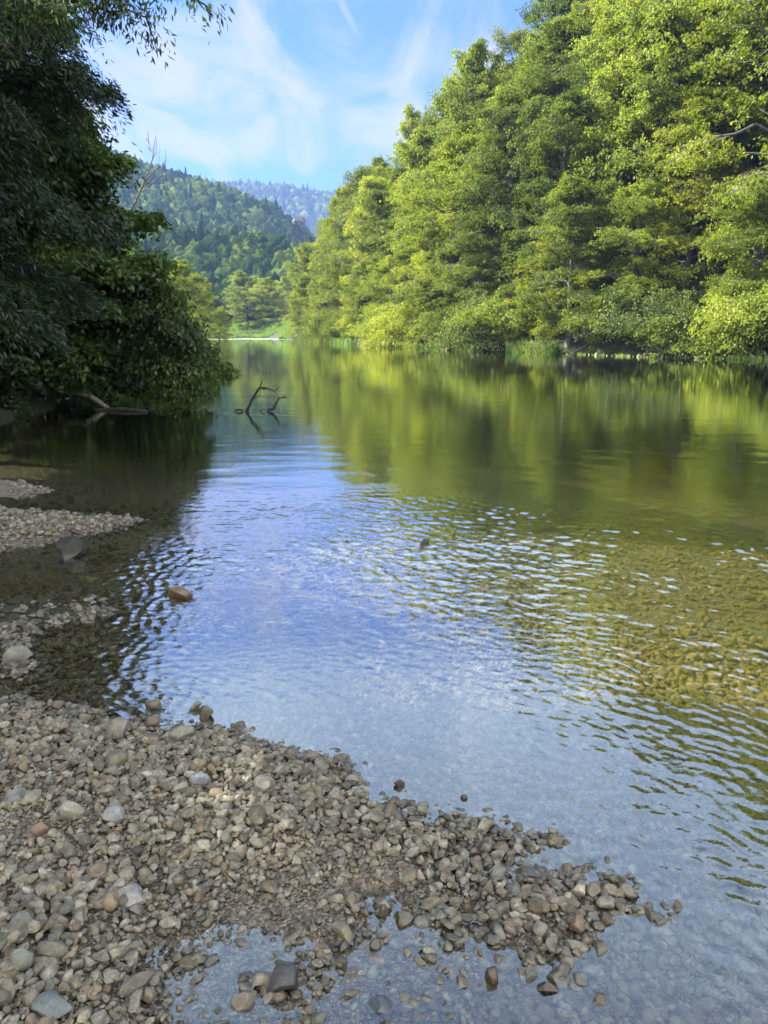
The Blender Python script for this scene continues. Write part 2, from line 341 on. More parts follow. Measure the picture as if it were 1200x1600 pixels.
# ground ----------------------------------------------------------------
def ground_mat():
    m, N, L, out = node_mat('ground_soil_gravel')
    geo = mk(N, 'ShaderNodeNewGeometry'); sep = mk(N, 'ShaderNodeSeparateXYZ'); L.new(geo.outputs['Position'], sep.inputs[0])
    vo = mk(N, 'ShaderNodeTexVoronoi', Scale=95.0); L.new(geo.outputs['Position'], vo.inputs['Vector'])
    nz = mk(N, 'ShaderNodeTexNoise', Scale=1.3, Detail=6.0); L.new(geo.outputs['Position'], nz.inputs['Vector'])
    sepc = mk(N, 'ShaderNodeSeparateColor'); L.new(vo.outputs['Color'], sepc.inputs[0])
    gr = ramp(N, [(0, (.07, .055, .04)), (.5, (.16, .135, .10)), (1, (.27, .24, .19))]); L.new(sepc.outputs[0], gr.inputs[0])
    soil = ramp(N, [(.3, (.02, .03, .01)), (.55, (.04, .045, .018)), (.75, (.05, .08, .02))]); L.new(nz.outputs[0], soil.inputs[0])
    silt = ramp(N, [(.3, (.06, .065, .025)), (.7, (.14, .13, .06))]); L.new(nz.outputs[0], silt.inputs[0])
    # silt where the river is deep, gravel in the shallows, soil and herbs on the banks
    a = mk(N, 'ShaderNodeMapRange', _interpolation_type='SMOOTHSTEP'); L.new(sep.outputs[2], a.inputs[0]); a.inputs[1].default_value = -.35; a.inputs[2].default_value = -.9
    b = mk(N, 'ShaderNodeMapRange', _interpolation_type='SMOOTHSTEP'); L.new(sep.outputs[2], b.inputs[0]); b.inputs[1].default_value = .18; b.inputs[2].default_value = .4
    far_ = mk(N, 'ShaderNodeVectorMath', _operation='LENGTH'); L.new(geo.outputs['Position'], far_.inputs[0])
    fm = mk(N, 'ShaderNodeMapRange', _interpolation_type='SMOOTHSTEP'); L.new(far_.outputs['Value'], fm.inputs[0]); fm.inputs[1].default_value = 9; fm.inputs[2].default_value = 13
    lw = mk(N, 'ShaderNodeMath', _operation='GREATER_THAN'); L.new(sep.outputs[2], lw.inputs[0]); lw.inputs[1].default_value = -.05
    fl = mk(N, 'ShaderNodeMath', _operation='MULTIPLY'); L.new(fm.outputs[0], fl.inputs[0]); L.new(lw.outputs[0], fl.inputs[1])
    bb = mk(N, 'ShaderNodeMath', _operation='MAXIMUM'); L.new(b.outputs[0], bb.inputs[0]); L.new(fl.outputs[0], bb.inputs[1]); b = bb
    m1 = mk(N, 'ShaderNodeMixRGB'); L.new(a.outputs[0], m1.inputs[0]); L.new(gr.outputs[0], m1.inputs[1]); L.new(silt.outputs[0], m1.inputs[2])
    m2 = mk(N, 'ShaderNodeMixRGB'); L.new(b.outputs[0], m2.inputs[0]); L.new(m1.outputs[0], m2.inputs[1]); L.new(soil.outputs[0], m2.inputs[2])
    p = mk(N, 'ShaderNodeBsdfPrincipled', Roughness=.9); L.new(m2.outputs[0], p.inputs[0])
    bp = mk(N, 'ShaderNodeBump', Strength=1.0, Distance=.02); L.new(vo.outputs['Distance'], bp.inputs['Height']); bp.invert = True; L.new(bp.outputs[0], p.inputs['Normal'])
    L.new(p.outputs[0], out.inputs[0]); return m
def build_ground():
    rad = [0.0005, .3, .6]
    r = .8
    while r < 11000:
        rad.append(r); r += max(.03, r * (.012 if r < 12 else .03))
    ang = ring_angles(-38, 38, .35, 3.0)
    X, Y, F = polar(np.array(rad), ang)
    Z = height(X.ravel(), Y.ravel())
    Z = Z - .02 * smooth(9, 7.5, np.hypot(X.ravel(), Y.ravel()))      # the pebbles lie on it
    V = np.stack([X.ravel(), Y.ravel(), Z], 1)
    link('ground', mesh_np('ground', V, F, ground_mat(), True), kind='structure')
build_ground()

# water -------------------------------------------------------------------
def water_mat():
    m, N, L, out = node_mat('river_water')
    geo = mk(N, 'ShaderNodeNewGeometry')
    sepp = mk(N, 'ShaderNodeSeparateXYZ'); L.new(geo.outputs['Position'], sepp.inputs[0])
    dist = mk(N, 'ShaderNodeVectorMath', _operation='LENGTH')
    L.new(geo.outputs['Position'], dist.inputs[0])
    def noise(sx, sy, sc, det, rot=0):
        mp = mk(N, 'ShaderNodeMapping'); mp.inputs['Scale'].default_value = (sx, sy, 1); mp.inputs['Rotation'].default_value = (0, 0, rot)
        L.new(geo.outputs['Position'], mp.inputs[0])
        n = mk(N, 'ShaderNodeTexNoise', Scale=sc, Detail=det); L.new(mp.outputs[0], n.inputs[0]); return n
    rap = mk(N, 'ShaderNodeMapRange', _interpolation_type='SMOOTHSTEP'); L.new(sepp.outputs[1], rap.inputs[0]); rap.inputs[1].default_value = 170; rap.inputs[2].default_value = 215
    rapn = noise(.5, 1.0, 1.2, 4.0)      # the far rapids
    big = noise(.35, 1.0, .9, 3.0)       # slow swell of the pool
    mid = noise(.6, 1.0, 4.5, 3.0, .3)
    fine = noise(.8, 1.0, 26.0, 3.0, -.4)
    bp = mk(N, 'ShaderNodeBump', Strength=1.0, Distance=.0048); L.new(big.outputs[0], bp.inputs['Height'])
    bp0 = mk(N, 'ShaderNodeBump', Distance=.25); L.new(rap.outputs[0], bp0.inputs['Strength']); L.new(rapn.outputs[0], bp0.inputs['Height']); L.new(bp0.outputs[0], bp.inputs['Normal'])
    calm = noise(.25, 1.0, .16, 2.0)
    cm = mk(N, 'ShaderNodeMapRange', _interpolation_type='SMOOTHSTEP'); L.new(calm.outputs[0], cm.inputs[0]); cm.inputs[1].default_value = .42; cm.inputs[2].default_value = .62; cm.inputs[3].default_value = .35; cm.inputs[4].default_value = 1.0
    bp2 = mk(N, 'ShaderNodeBump', Distance=.0026); L.new(cm.outputs[0], bp2.inputs['Strength']); L.new(mid.outputs[0], bp2.inputs['Height']); L.new(bp.outputs[0], bp2.inputs['Normal'])
    bp3 = mk(N, 'ShaderNodeBump', Distance=.0011); L.new(fine.outputs[0], bp3.inputs['Height']); L.new(bp2.outputs[0], bp3.inputs['Normal'])
    nr = mk(N, 'ShaderNodeMapRange'); L.new(dist.outputs['Value'], nr.inputs[0]); nr.inputs[1].default_value = 30; nr.inputs[2].default_value = 7; nr.inputs[3].default_value = 0.0; nr.inputs[4].default_value = .9
    L.new(nr.outputs[0], bp3.inputs['Strength'])
    lw = mk(N, 'ShaderNodeLayerWeight', Blend=.5); L.new(bp3.outputs[0], lw.inputs['Normal'])      # Schlick, alike from above and below
    pw = mk(N, 'ShaderNodeMath', _operation='POWER'); L.new(lw.outputs['Facing'], pw.inputs[0]); pw.inputs[1].default_value = 2.45
    fr = mk(N, 'ShaderNodeMapRange'); L.new(pw.outputs[0], fr.inputs[0]); fr.inputs[3].default_value = .085; fr.inputs[4].default_value = 1.0
    tr = mk(N, 'ShaderNodeBsdfTransparent'); tr.inputs[0].default_value = (.93, .95, .90, 1)
    gl = mk(N, 'ShaderNodeBsdfGlossy', Roughness=.008); gl.inputs[0].default_value = (1, 1, 1, 1); L.new(bp3.outputs[0], gl.inputs['Normal'])
    mx = mk(N, 'ShaderNodeMixShader'); L.new(fr.outputs[0], mx.inputs[0]); L.new(tr.outputs[0], mx.inputs[1]); L.new(gl.outputs[0], mx.inputs[2])
    fo = mk(N, 'ShaderNodeMapRange', _interpolation_type='SMOOTHSTEP'); L.new(rapn.outputs[0], fo.inputs[0]); fo.inputs[1].default_value = .40; fo.inputs[2].default_value = .60; fo.inputs[4].default_value = .75
    fm = mk(N, 'ShaderNodeMath', _operation='MULTIPLY'); L.new(fo.outputs[0], fm.inputs[0]); L.new(rap.outputs[0], fm.inputs[1])
    fd = mk(N, 'ShaderNodeBsdfDiffuse'); fd.inputs[0].default_value = (.55, .6, .62, 1)  # pale whitewater colour, also painting in the sky reflected by the rapids
    mxf = mk(N, 'ShaderNodeMixShader'); L.new(fm.outputs[0], mxf.inputs[0]); L.new(mx.outputs[0], mxf.inputs[1]); L.new(fd.outputs[0], mxf.inputs[2]); mx = mxf
    L.new(mx.outputs[0], out.inputs[0])
    va = mk(N, 'ShaderNodeVolumeAbsorption', Density=1.35); va.inputs[0].default_value = (.62, .61, .36, 1)
    L.new(va.outputs[0], out.inputs['Volume'])
    return m
def wave_set(x, y, n, lmin, lmax, dirdeg, spread, seed):
    g = np.random.default_rng(seed); z = np.zeros_like(x)
    for i in range(n):
        lam = lmin * (lmax / lmin) ** g.random(); a = R_(dirdeg + g.normal() * spread); k = 2 * PI / lam
        # gently bent crests so that no wave runs on for ever
        ph = g.random() * 2 * PI + 2.6 * np.sin(x * k * .13 + y * k * .05 + g.random() * 6) + 2.6 * np.sin(y * k * .11 - x * k * .04 + g.random() * 6)
        c = np.sin(k * (x * math.cos(a) + y * math.sin(a)) + ph)
        z += lam * (1 - 2 * np.sqrt(np.abs(.5 - .5 * c) + 1e-4) if i % 2 else c * .5)
    return z / n ** .5
def water_height(x, y):
    r = np.hypot(x, y)
    z = np.zeros_like(x); k = r < 17.5
    xn, yn = x[k], y[k]; rn = r[k]
    gust = (.4 + .9 * vnoise(xn * 1.1, yn * 1.1, 31)) * (.45 + 1.1 * vnoise(xn * 2.9 + 5, yn * 3.4, 37))
    rif = smooth(2.3, .9, abs(yn - (5.9 - .16 * xn))) * smooth(-2.2, -1.2, xn) * gust
    lee = smooth(-2.5, -1.2, xn) * smooth(1.9, 3.2, rn)
    tail = smooth(-.1, 1.5, xn) * smooth(5.2, 3.6, yn) * smooth(1.2, 2.2, rn)
    left = smooth(-.6, -1.1, xn) * smooth(5.4, 4.9, yn) * smooth(2.7, 3.4, yn)
    h = wave_set(xn, yn, 30, .05, .26, 75, 45, 1) * .034 * rif
    h += wave_set(xn, yn, 16, .05, .12, 75, 60, 2) * .020 * (.26 * lee + .5 * rif + .75 * left) * gust
    h += wave_set(xn, yn, 18, .045, .14, 60, 19, 3) * .019 * tail * gust
    h += wave_set(xn, yn, 14, .35, 1.2, 85, 30, 4) * .0022 * smooth(6.5, 8.5, yn) * smooth(16, 9, rn)
    h += wave_set(xn, yn, 16, .10, .5, 80, 30, 6) * .03 * np.exp(-((yn - 15.75 - .04 * xn) / .13) ** 2) * smooth(-4.6, -4.0, xn) * smooth(-1.5, -2.1, xn)
    z[k] = h; return z
def build_water():
    rad = [.0005, .4, .8]; r = 1.1
    while r < 32:
        rad.append(r); r += max(.011, r * r / (1.6 * 900))
    while r < 700: rad.append(r); r *= 1.04
    ang = ring_angles(-33, 33, .10, 3.0)
    X, Y, F = polar(np.array(rad), ang); X, Y = X.ravel(), Y.ravel()
    Z = water_height(X, Y)
    na = len(ang); n = len(X)
    # close the body of water: skirt and bottom far below the bed
    j = np.arange(na); j2 = (j + 1) % na; last = (len(rad) - 1) * na
    V = np.concatenate([np.stack([X, Y, Z], 1), np.stack([X[last:], Y[last:], np.full(na, -4.)], 1), [[0, 0, -4.0]]])
    sk = np.stack([last + j, last + j2, n + j2, n + j], -1)
    bt = np.stack([n + j, n + j2, np.full(na, n + na)], -1)
    link('river_water', mesh_np('river_water', V, [F, sk, bt], water_mat(), True), kind='structure')
build_water()

# ---------------------------------------------------------------- stones
def ico(sub):
    t = (1 + 5 ** .5) / 2
    V = [(-1, t, 0), (1, t, 0), (-1, -t, 0), (1, -t, 0), (0, -1, t), (0, 1, t), (0, -1, -t), (0, 1, -t), (t, 0, -1), (t, 0, 1), (-t, 0, -1), (-t, 0, 1)]
    F = [(0, 11, 5), (0, 5, 1), (0, 1, 7), (0, 7, 10), (0, 10, 11), (1, 5, 9), (5, 11, 4), (11, 10, 2), (10, 7, 6), (7, 1, 8), (3, 9, 4), (3, 4, 2), (3, 2, 6), (3, 6, 8), (3, 8, 9), (4, 9, 5), (2, 4, 11), (6, 2, 10), (8, 6, 7), (9, 8, 1)]
    V = [Vector(v).normalized() for v in V]
    for _ in range(sub):
        c = {}; G = []
        def mid(a, b):
            k = (min(a, b), max(a, b))
            if k not in c: c[k] = len(V); V.append(((V[a] + V[b]) / 2).normalized())
            return c[k]
        for a, b, d in F:
            x, y, z = mid(a, b), mid(b, d), mid(d, a); G += [(a, x, z), (b, y, x), (d, z, y), (x, y, z)]
        F = G
    return np.array([tuple(v) for v in V]), np.array(F)
ICO = {k: ico(k) for k in (1, 2, 3, 4)}
def stone_shape(sub, seed, angular=.75):
    g = np.random.default_rng(seed); V, F = ICO[sub]; V = V.copy()
    V *= np.array([1, .62 + .3 * g.random(), .44 + .32 * g.random()])
    for _ in range(13):
        n = g.normal(size=3); n /= np.linalg.norm(n)
        ext = (V @ n).max(); d = ext * (1 - .50 * angular * g.random())
        e = np.maximum(V @ n - d, 0); V -= n * (e * .97)[:, None]
    if sub >= 3:
        for a, f in ((.03, 2.5), (.014, 6.), (.006, 14.)):
            ph = g.random(9) * 6
            V *= (1 + a * (np.sin(V[:, 0] * f + ph[0]) * np.sin(V[:, 1] * f * 1.2 + ph[1]) + np.sin(V[:, 2] * f * 1.4 + ph[2]) * np.sin(V[:, 0] * f * .8 + ph[3])))[:, None]
    return V / np.abs(V[:, 0]).max(), F
def stone_mat(name, palette, mottle=.5, obj=False):
    m, N, L, out = node_mat(name)
    geo = mk(N, 'ShaderNodeNewGeometry'); sep = mk(N, 'ShaderNodeSeparateXYZ'); L.new(geo.outputs['Position'], sep.inputs[0])
    r = ramp(N, palette, 'LINEAR'); 
    if obj:
        r.outputs[0].default_value = (1, 1, 1, 1); L.new(mk(N, 'ShaderNodeObjectInfo').outputs['Random'], r.inputs[0])
    else: L.new(geo.outputs['Random Per Island'], r.inputs[0])
    n1 = mk(N, 'ShaderNodeTexNoise', Scale=26.0, Detail=6.0, Roughness=.65); L.new(geo.outputs['Position'], n1.inputs['Vector'])
    n2 = mk(N, 'ShaderNodeTexNoise', Scale=190.0, Detail=3.0); L.new(geo.outputs['Position'], n2.inputs['Vector'])
    br = mk(N, 'ShaderNodeMapRange'); L.new(n1.outputs[0], br.inputs[0]); br.inputs[1].default_value = .3; br.inputs[2].default_value = .7; br.inputs[3].default_value = 1 - mottle; br.inputs[4].default_value = 1 + mottle * .8
    sp = mk(N, 'ShaderNodeMapRange'); L.new(n2.outputs[0], sp.inputs[0]); sp.inputs[1].default_value = .35; sp.inputs[2].default_value = .65; sp.inputs[3].default_value = .82; sp.inputs[4].default_value = 1.15
    mm = mk(N, 'ShaderNodeMath', _operation='MULTIPLY'); L.new(br.outputs[0], mm.inputs[0]); L.new(sp.outputs[0], mm.inputs[1])
    # wet near the water, algae-brown below it
    wz = mk(N, 'ShaderNodeMapRange', _interpolation_type='SMOOTHSTEP'); L.new(sep.outputs[2], wz.inputs[0]); wz.inputs[1].default_value = .046; wz.inputs[2].default_value = .014
    wd = mk(N, 'ShaderNodeMapRange'); L.new(wz.outputs[0], wd.inputs[0]); wd.inputs[3].default_value = 1.0; wd.inputs[4].default_value = .64
    m2 = mk(N, 'ShaderNodeMath', _operation='MULTIPLY'); L.new(mm.outputs[0], m2.inputs[0]); L.new(wd.outputs[0], m2.inputs[1])
    sc = mk(N, 'ShaderNodeVectorMath', _operation='SCALE'); L.new(r.outputs[0], sc.inputs[0]); L.new(m2.outputs[0], sc.inputs['Scale'])
    al = mk(N, 'ShaderNodeMapRange', _interpolation_type='SMOOTHSTEP'); L.new(sep.outputs[2], al.inputs[0]); al.inputs[1].default_value = 0; al.inputs[1].default_value = -.04; al.inputs[2].default_value = -.24; al.inputs[4].default_value = .55
    mx = mk(N, 'ShaderNodeMixRGB'); L.new(al.outputs[0], mx.inputs[0]); L.new(sc.outputs[0], mx.inputs[1]); mx.inputs[2].default_value = (.27, .195, .085, 1)
    p = mk(N, 'ShaderNodeBsdfPrincipled'); L.new(mx.outputs[0], p.inputs[0])
    rg = mk(N, 'ShaderNodeMapRange'); L.new(wz.outputs[0], rg.inputs[0]); rg.inputs[3].default_value = .78; rg.inputs[4].default_value = .42; L.new(rg.outputs[0], p.inputs['Roughness'])
    ub = mk(N, 'ShaderNodeMapRange'); L.new(sep.outputs[2], ub.inputs[0]); ub.inputs[1].default_value = -.012; ub.inputs[2].default_value = -.002; ub.inputs[4].default_value = .5; L.new(ub.outputs[0], p.inputs['Specular IOR Level'])   # no gloss on stones under water
    bp = mk(N, 'ShaderNodeBump', Strength=.55, Distance=.004); L.new(n1.outputs[0], bp.inputs['Height']); 
    bp2 = mk(N, 'ShaderNodeBump', Strength=.4, Distance=.0012); L.new(n2.outputs[0], bp2.inputs['Height']); L.new(bp.outputs[0], bp2.inputs['Normal'])
    L.new(bp2.outputs[0], p.inputs['Normal'])
    L.new(p.outputs[0], out.inputs[0]); return m
PAL = [(0, (.22, .195, .145)), (.14, (.31, .285, .23)), (.26, (.15, .125, .09)), (.38, (.27, .255, .21)), (.48, (.36, .335, .27)), (.58, (.15, .15, .14)), (.68, (.25, .20, .13)), (.78, (.115, .115, .085)), (.86, (.21, .20, .155)), (.92, (.22, .165, .115)), (.97, (.34, .32, .27)), (1, (.18, .175, .16))]
PAL = [(p, (c[0] * .66, c[1] * .65, c[2] * .60)) for p, c in PAL]
M['stone'] = stone_mat('river_pebbles', PAL, .6)

GX0, GX1, GY0, GY1, CELL = -6.0, 5.5, .3, 9.5, .012
gx = np.arange(GX0, GX1, CELL); gy = np.arange(GY0, GY1, CELL)
GXX, GYY = np.meshgrid(gx, gy, indexing='ij')
HM = height(GXX.ravel(), GYY.ravel()).reshape(GXX.shape)
H0 = HM.copy()
HM -= .022
def rot_mat(yaw, tx, ty):
    cz, sz = math.cos(yaw), math.sin(yaw); cx, sx = math.cos(tx), math.sin(tx); c2, s2 = math.cos(ty), math.sin(ty)
    return np.array([[cz, -sz, 0], [sz, cz, 0], [0, 0, 1]]) @ np.array([[1, 0, 0], [0, cx, -sx], [0, sx, cx]]) @ np.array([[c2, 0, s2], [0, 1, 0], [-s2, 0, c2]])
def drop(x, y, a, b, c, sink=.25):
    """rest a stone of half-axes a, b, c on what already lies there; returns its height"""
    rr = (a + b) / 2; k = max(1, int(rr / CELL * .9))
    i = int((x - GX0) / CELL); j = int((y - GY0) / CELL)
    i0, i1, j0, j1 = max(i - k, 0), i + k + 1, max(j - k, 0), j + k + 1
    s = HM[i0:i1, j0:j1]
    if s.size == 0: return None
    z = s.mean() * .55 + s.max() * .45 + c * (1 - 2 * sink) * .8
    z = min(z, H0[min(i, H0.shape[0] - 1), min(j, H0.shape[1] - 1)] + .012 - c * .45)
    d2 = ((GXX[i0:i1, j0:j1] - x) ** 2 + (GYY[i0:i1, j0:j1] - y) ** 2) / (rr * rr)
    top = z + c * np.sqrt(np.clip(1 - d2, 0, 1))
    np.maximum(s, np.where(d2 < 1, top, -9), out=s)
    return z
def build_gravel():
    g = np.random.default_rng(12)
    protos = {k: [stone_shape(k, 100 + i, .9) for i in range(28)] for k in (1, 2, 3)}
    items = []
    def scatter(n, rmin, rmax, smin, smax, amax=36, keep=None, power=1.0):
        # even over the ground of the wedge
        r = np.sqrt(rmin ** 2 + (rmax ** 2 - rmin ** 2) * g.random(n) ** power); a = R_(amax) * (g.random(n) * 2 - 1)
        x, y = np.sin(a) * r, np.cos(a) * r
        s = smin * (smax / smin) ** (g.random(n) ** 1.7)
        items.append(np.stack([x, y, s], 1))
    scatter(31000, .9, 3.6, .005, .016)
    scatter(24000, .9, 4.6, .011, .026)
    scatter(2600, .9, 4.6, .020, .037)
    scatter(19000, 3.4, 7.6, .014, .038)
    scatter(9000, 7.4, 9.6, .016, .040, 30)
    it = np.concatenate(items)
    rr_ = np.hypot(it[:, 0], it[:, 1]); it = it[(rr_ < 7.4) | ((it[:, 0] < -2.2) & (height(it[:, 0], it[:, 1]) > -.08)) | (g.random(len(it)) < smooth(9.4, 7.4, rr_))]
    # gravel of one size lies in patches
    pt = vnoise(it[:, 0] * 2.3, it[:, 1] * 2.3, 77)
    it[:, 2] *= (.56 + .52 * pt)
    hz = height(it[:, 0], it[:, 1])
    keep = (hz > -.8)
    keep &= ~((np.hypot(it[:, 0], it[:, 1]) > 4.3) & (hz < -.02) & (g.random(len(it)) < .35))
    it = it[keep]
    order = np.argsort(it[:, 2] * np.exp(g.normal(size=len(it)) * .75)); it = it[order]
    VV, FF, off = [], [], 0
    for x, y, s in it:
        r = math.hypot(x, y)
        sub = 3 if (s > .022 and r < 3.0) else 2 if (r < 3.4 or s > .03) else 1
        V, F = protos[sub][g.integers(28)]
        a = s; el = .8 + .45 * g.random()
        z = drop(x, y, a, a * .8, a * .5, .22)
        if z is None: continue
        t = g.normal(size=2) * .28
        Rm = rot_mat(g.random() * 2 * PI, t[0], t[1])
        S = np.array([a * el * 1.12, a * (.80 + .3 * g.random()), a * (.80 + .5 * g.random())])
        VV.append((V * S) @ Rm.T + (x, y, z)); FF.append(F + off); off += len(V)
    V = np.concatenate(VV); F = np.concatenate(FF)
    link('gravel', mesh_np('gravel', V, F, M['stone'], False), label='grey and brown river pebbles of the bank and shallows', cat='gravel', kind='stuff')
build_gravel()

def lone_stone(name, px, py, wpx, hfrac, col, label, seed, z=None, ratio=.75, yaw=0., tilt=(0, 0), ang=.9, cat='stone', mott=.45, sink=.3):
    """one stone that can be told from the rest: its base centre seen at px,py, wpx photo pixels wide"""
    zz = z if z is not None else .03
    x, y = gnd(px, py, zz)
    for _ in range(4):
        i = int((x - GX0) / CELL); j = int((y - GY0) / CELL)
        if 0 <= i < HM.shape[0] and 0 <= j < HM.shape[1] and z is None: zz = HM[i, j]
        x, y = gnd(px, py, zz)
    rng_ = math.sqrt(x * x + y * y + (CAM_H - zz) ** 2)
    a = .86 * wpx / 1200 * rng_ / 2
    V, F = stone_shape(4 if a * 1200 / rng_ > 18 else 3, seed, ang)
    V = V * np.array([1, ratio / .84, hfrac / .6]); V *= a / np.abs(V[:, 0]).max()
    V = V @ rot_mat(yaw, tilt[0], tilt[1]).T
    hz = np.abs(V[:, 2]).max()
    k = 'stone_' + str(col)
    if k not in M:
        c = np.array(col) * .58; M[k] = stone_mat('stone_tone', [(0, tuple(c * .9)), (1, tuple(c * 1.1))], mott)
    o = link(name, mesh_np(name, V, F, M[k], True), label=label, cat=cat)
    o.location = (x, y, zz + hz * (1 - 2 * sink))
    return o
GREY, TAN, BROWN, DARK, OLIVE, PALE, BLUE = (.30, .28, .24), (.36, .28, .18), (.22, .14, .09), (.07, .065, .045), (.19, .18, .12), (.46, .43, .37), (.23, .25, .27)
LS = [
 ('boulder', 107, 868, 56, .8, (.03, .028, .018), 'dark mossy boulder in the shallow water below the two gravel spits', 1, 0., .8, .2, (0, .25), .9),
 ('rock', 280, 932, 46, .42, (.22, .16, .10), 'flat brown rock awash in the rippled water right of the dark boulder', 2, 0., .6, -.25, (0, .1), 1),
 ('rock', 664, 849, 20, .7, (.05, .045, .035), 'small black rock alone in the riffle out in midstream', 3, 0., .8, .3, (0, 0), .8),
 ('stone', 242, 1104, 32, .8, (.20, .175, .12), 'rounded olive brown stone standing in blue water just off the beach', 4, 0., .9, 0, (0, 0), .6),
 ('stone', 306, 1107, 24, .7, (.30, .27, .21), 'pale jagged stone in the water, farther of the close pair off the beach', 5, 0., .6, .6, (.2, -.3), 1.1),
 ('stone', 320, 1120, 27, .85, (.17, .15, .11), 'dark wedge shaped stone in the water, nearer of the close pair off the beach', 6, 0., .8, -.3, (0, .3), 1.1),
 ('stone', 241, 1133, 24, .75, (.25, .19, .12), 'brown stone at the water edge below the rounded stone in the water', 7, None, .8, 0, (0, 0), .7),
 ('stone', 279, 1138, 24, .7, (.15, .12, .085), 'small dark brown stone on the beach edge under the close pair in the water', 8, None, .8, .4, (0, 0), 1),
 ('stone', 284, 1154, 44, .55, (.28, .26, .21), 'flat grey slab tilted on the top edge of the gravel beach', 9, None, .7, .35, (.1, -.2), 1),
 ('stone', 182, 1148, 42, .7, (.27, .25, .20), 'large blunt grey stone near the water at the top of the beach', 10, None, .8, .1, (0, 0), .9),
 ('stone', 181, 1195, 44, .75, (.21, .20, .135), 'olive green egg shaped stone on the upper beach', 11, None, .8, .2, (0, .1), .6),
 ('stone', 312, 1222, 36, .55, (.22, .235, .25), 'blue grey smooth stone on the upper beach among brown pebbles', 12, None, .8, 0, (0, 0), .7),
 ('stone', 116, 1284, 40, .85, (.36, .345, .28), 'pale grey block with a squared face on the left of the beach', 13, None, .8, .2, (.15, 0), 1.25),
 ('stone', 64, 1304, 38, .75, (.23, .165, .115), 'rust brown block like a piece of brick on the left of the beach', 14, None, .6, .1, (0, 0), 1.25),
 ('stone', 24, 1250, 44, .55, (.25, .25, .22), 'flat dark grey stone near the left edge of the upper beach', 15, None, .8, -.1, (0, 0), .9),
 ('stone', 178, 1276, 40, .5, (.30, .31, .29), 'smooth pale grey stone lying flat right of the squared block', 16, None, .8, 0, (0, 0), .7),
 ('stone', 216, 1330, 18, .7, (.06, .055, .055), 'small round almost black stone in fine gravel in the middle beach', 17, None, .9, 0, (0, 0), .4),
 ('stone', 204, 1410, 54, .36, (.38, .37, .34), 'broad flat pale slab lying on the lower beach', 18, None, .7, .25, (0, -.12), 1.1),
 ('stone', 105, 1425, 36, 1.0, (.22, .22, .185), 'upright grey green stone leaning on the lower left beach', 19, None, .6, 1.2, (.5, .2), 1),
 ('stone', 210, 1545, 62, .5, (.16, .145, .11), 'long dark ridge backed stone pointing up to the right near the bottom', 20, None, .45, .55, (0, -.15), 1.2),
 ('stone', 81, 1578, 62, .5, (.19, .215, .20), 'big green grey flat stone at the bottom left', 21, None, .75, -.1, (0, 0), .8),
 ('stone', 80, 1488, 50, .5, (.17, .17, .125), 'dark olive lens shaped stone on the lower left beach', 22, None, .6, 0, (0, .1), .7),
 ('stone', 35, 1505, 34, .8, (.22, .24, .19), 'round speckled green grey stone by the dark olive lens shaped one', 23, None, .9, 0, (0, 0), .5),
 ('stone', 378, 1572, 40, .85, (.32, .27, .20), 'squarish tan stone standing in the small pool at the bottom', 24, None, .8, .2, (0, 0), 1.1),
 ('stone', 293, 1512, 36, .75, (.22, .18, .09), 'mossy yellow brown stone on the left shore of the bottom pool', 25, None, .8, .1, (0, 0), .9),
 ('stone', 390, 1530, 46, .55, (.17, .155, .13), 'dark rounded stone in the middle of the bottom pool', 26, None, .65, -.15, (0, 0), .8),
 ('stone', 440, 1538, 54, .45, (.09, .09, .085), 'long almost black stone across the bottom pool', 27, None, .6, .15, (0, 0), 1),
 ('stone', 590, 1580, 46, .7, (.13, .16, .155), 'dark blue green stone in the water at the bottom', 28, None, .8, 0, (0, 0), .8),
 ('stone', 538, 1462, 50, .6, (.26, .23, .15), 'olive tan wedge shaped stone leaning between the pools', 29, None, .6, -.6, (0, .3), 1.1),
 ('stone', 585, 1503, 36, .6, (.34, .26, .17), 'orange tan stone at the right end of the bottom pool', 30, None, .7, 0, (0, 0), 1),
 ('stone', 660, 1448, 30, .7, (.25, .26, .23), 'oval grey stone on the spur of gravel in the lower middle', 31, None, .8, 0, (0, 0), .5),
 ('stone', 786, 1330, 40, .7, (.19, .14, .09), 'brown block at the tip of the gravel point', 32, None, .7, 0, (0, 0), 1.2),
 ('stone', 848, 1322, 26, .6, (.27, .23, .17), 'tan stone lying last in the row at the gravel point', 33, None, .7, .1, (0, 0), .9),
 ('stone', 625, 1228, 22, .65, (.15, .11, .075), 'little brown stone alone in blue water beyond the beach edge', 34, 0., .8, 0, (0, 0), 1),
 ('stone', 726, 1247, 14, .7, (.12, .10, .08), 'tiny dark stone alone in blue water right of the little brown one', 35, 0., .8, 0, (0, 0), .8),
 ('stone', 850, 1545, 44, .5, (.11, .085, .06), 'wet dark brown stone breaking the water at the lower right', 36, 0., .6, -.3, (0, 0), 1.1),
 ('stone', 770, 1530, 22, .7, (.14, .09, .055), 'small wet russet stone left of the dark brown one at the lower right', 37, 0., .8, .2, (0, 0), 1),
 ('stone', 28, 1030, 44, .5, (.26, .25, .20), 'pale flat stone awash at the left edge above the beach', 38, 0., .8, 0, (0, 0), .9),
 ('stone', 284, 965, 0, 0, 0, '', 0),
]
for L_ in LS:
    if L_[3] == 0: continue
    n, x, y, w, h, c, lab, sd, z, ra, yaw, ti, an = L_
    lone_stone(n, x, y, w, h, c, lab, 500 + sd, z, ra, yaw, ti, an, cat=n)
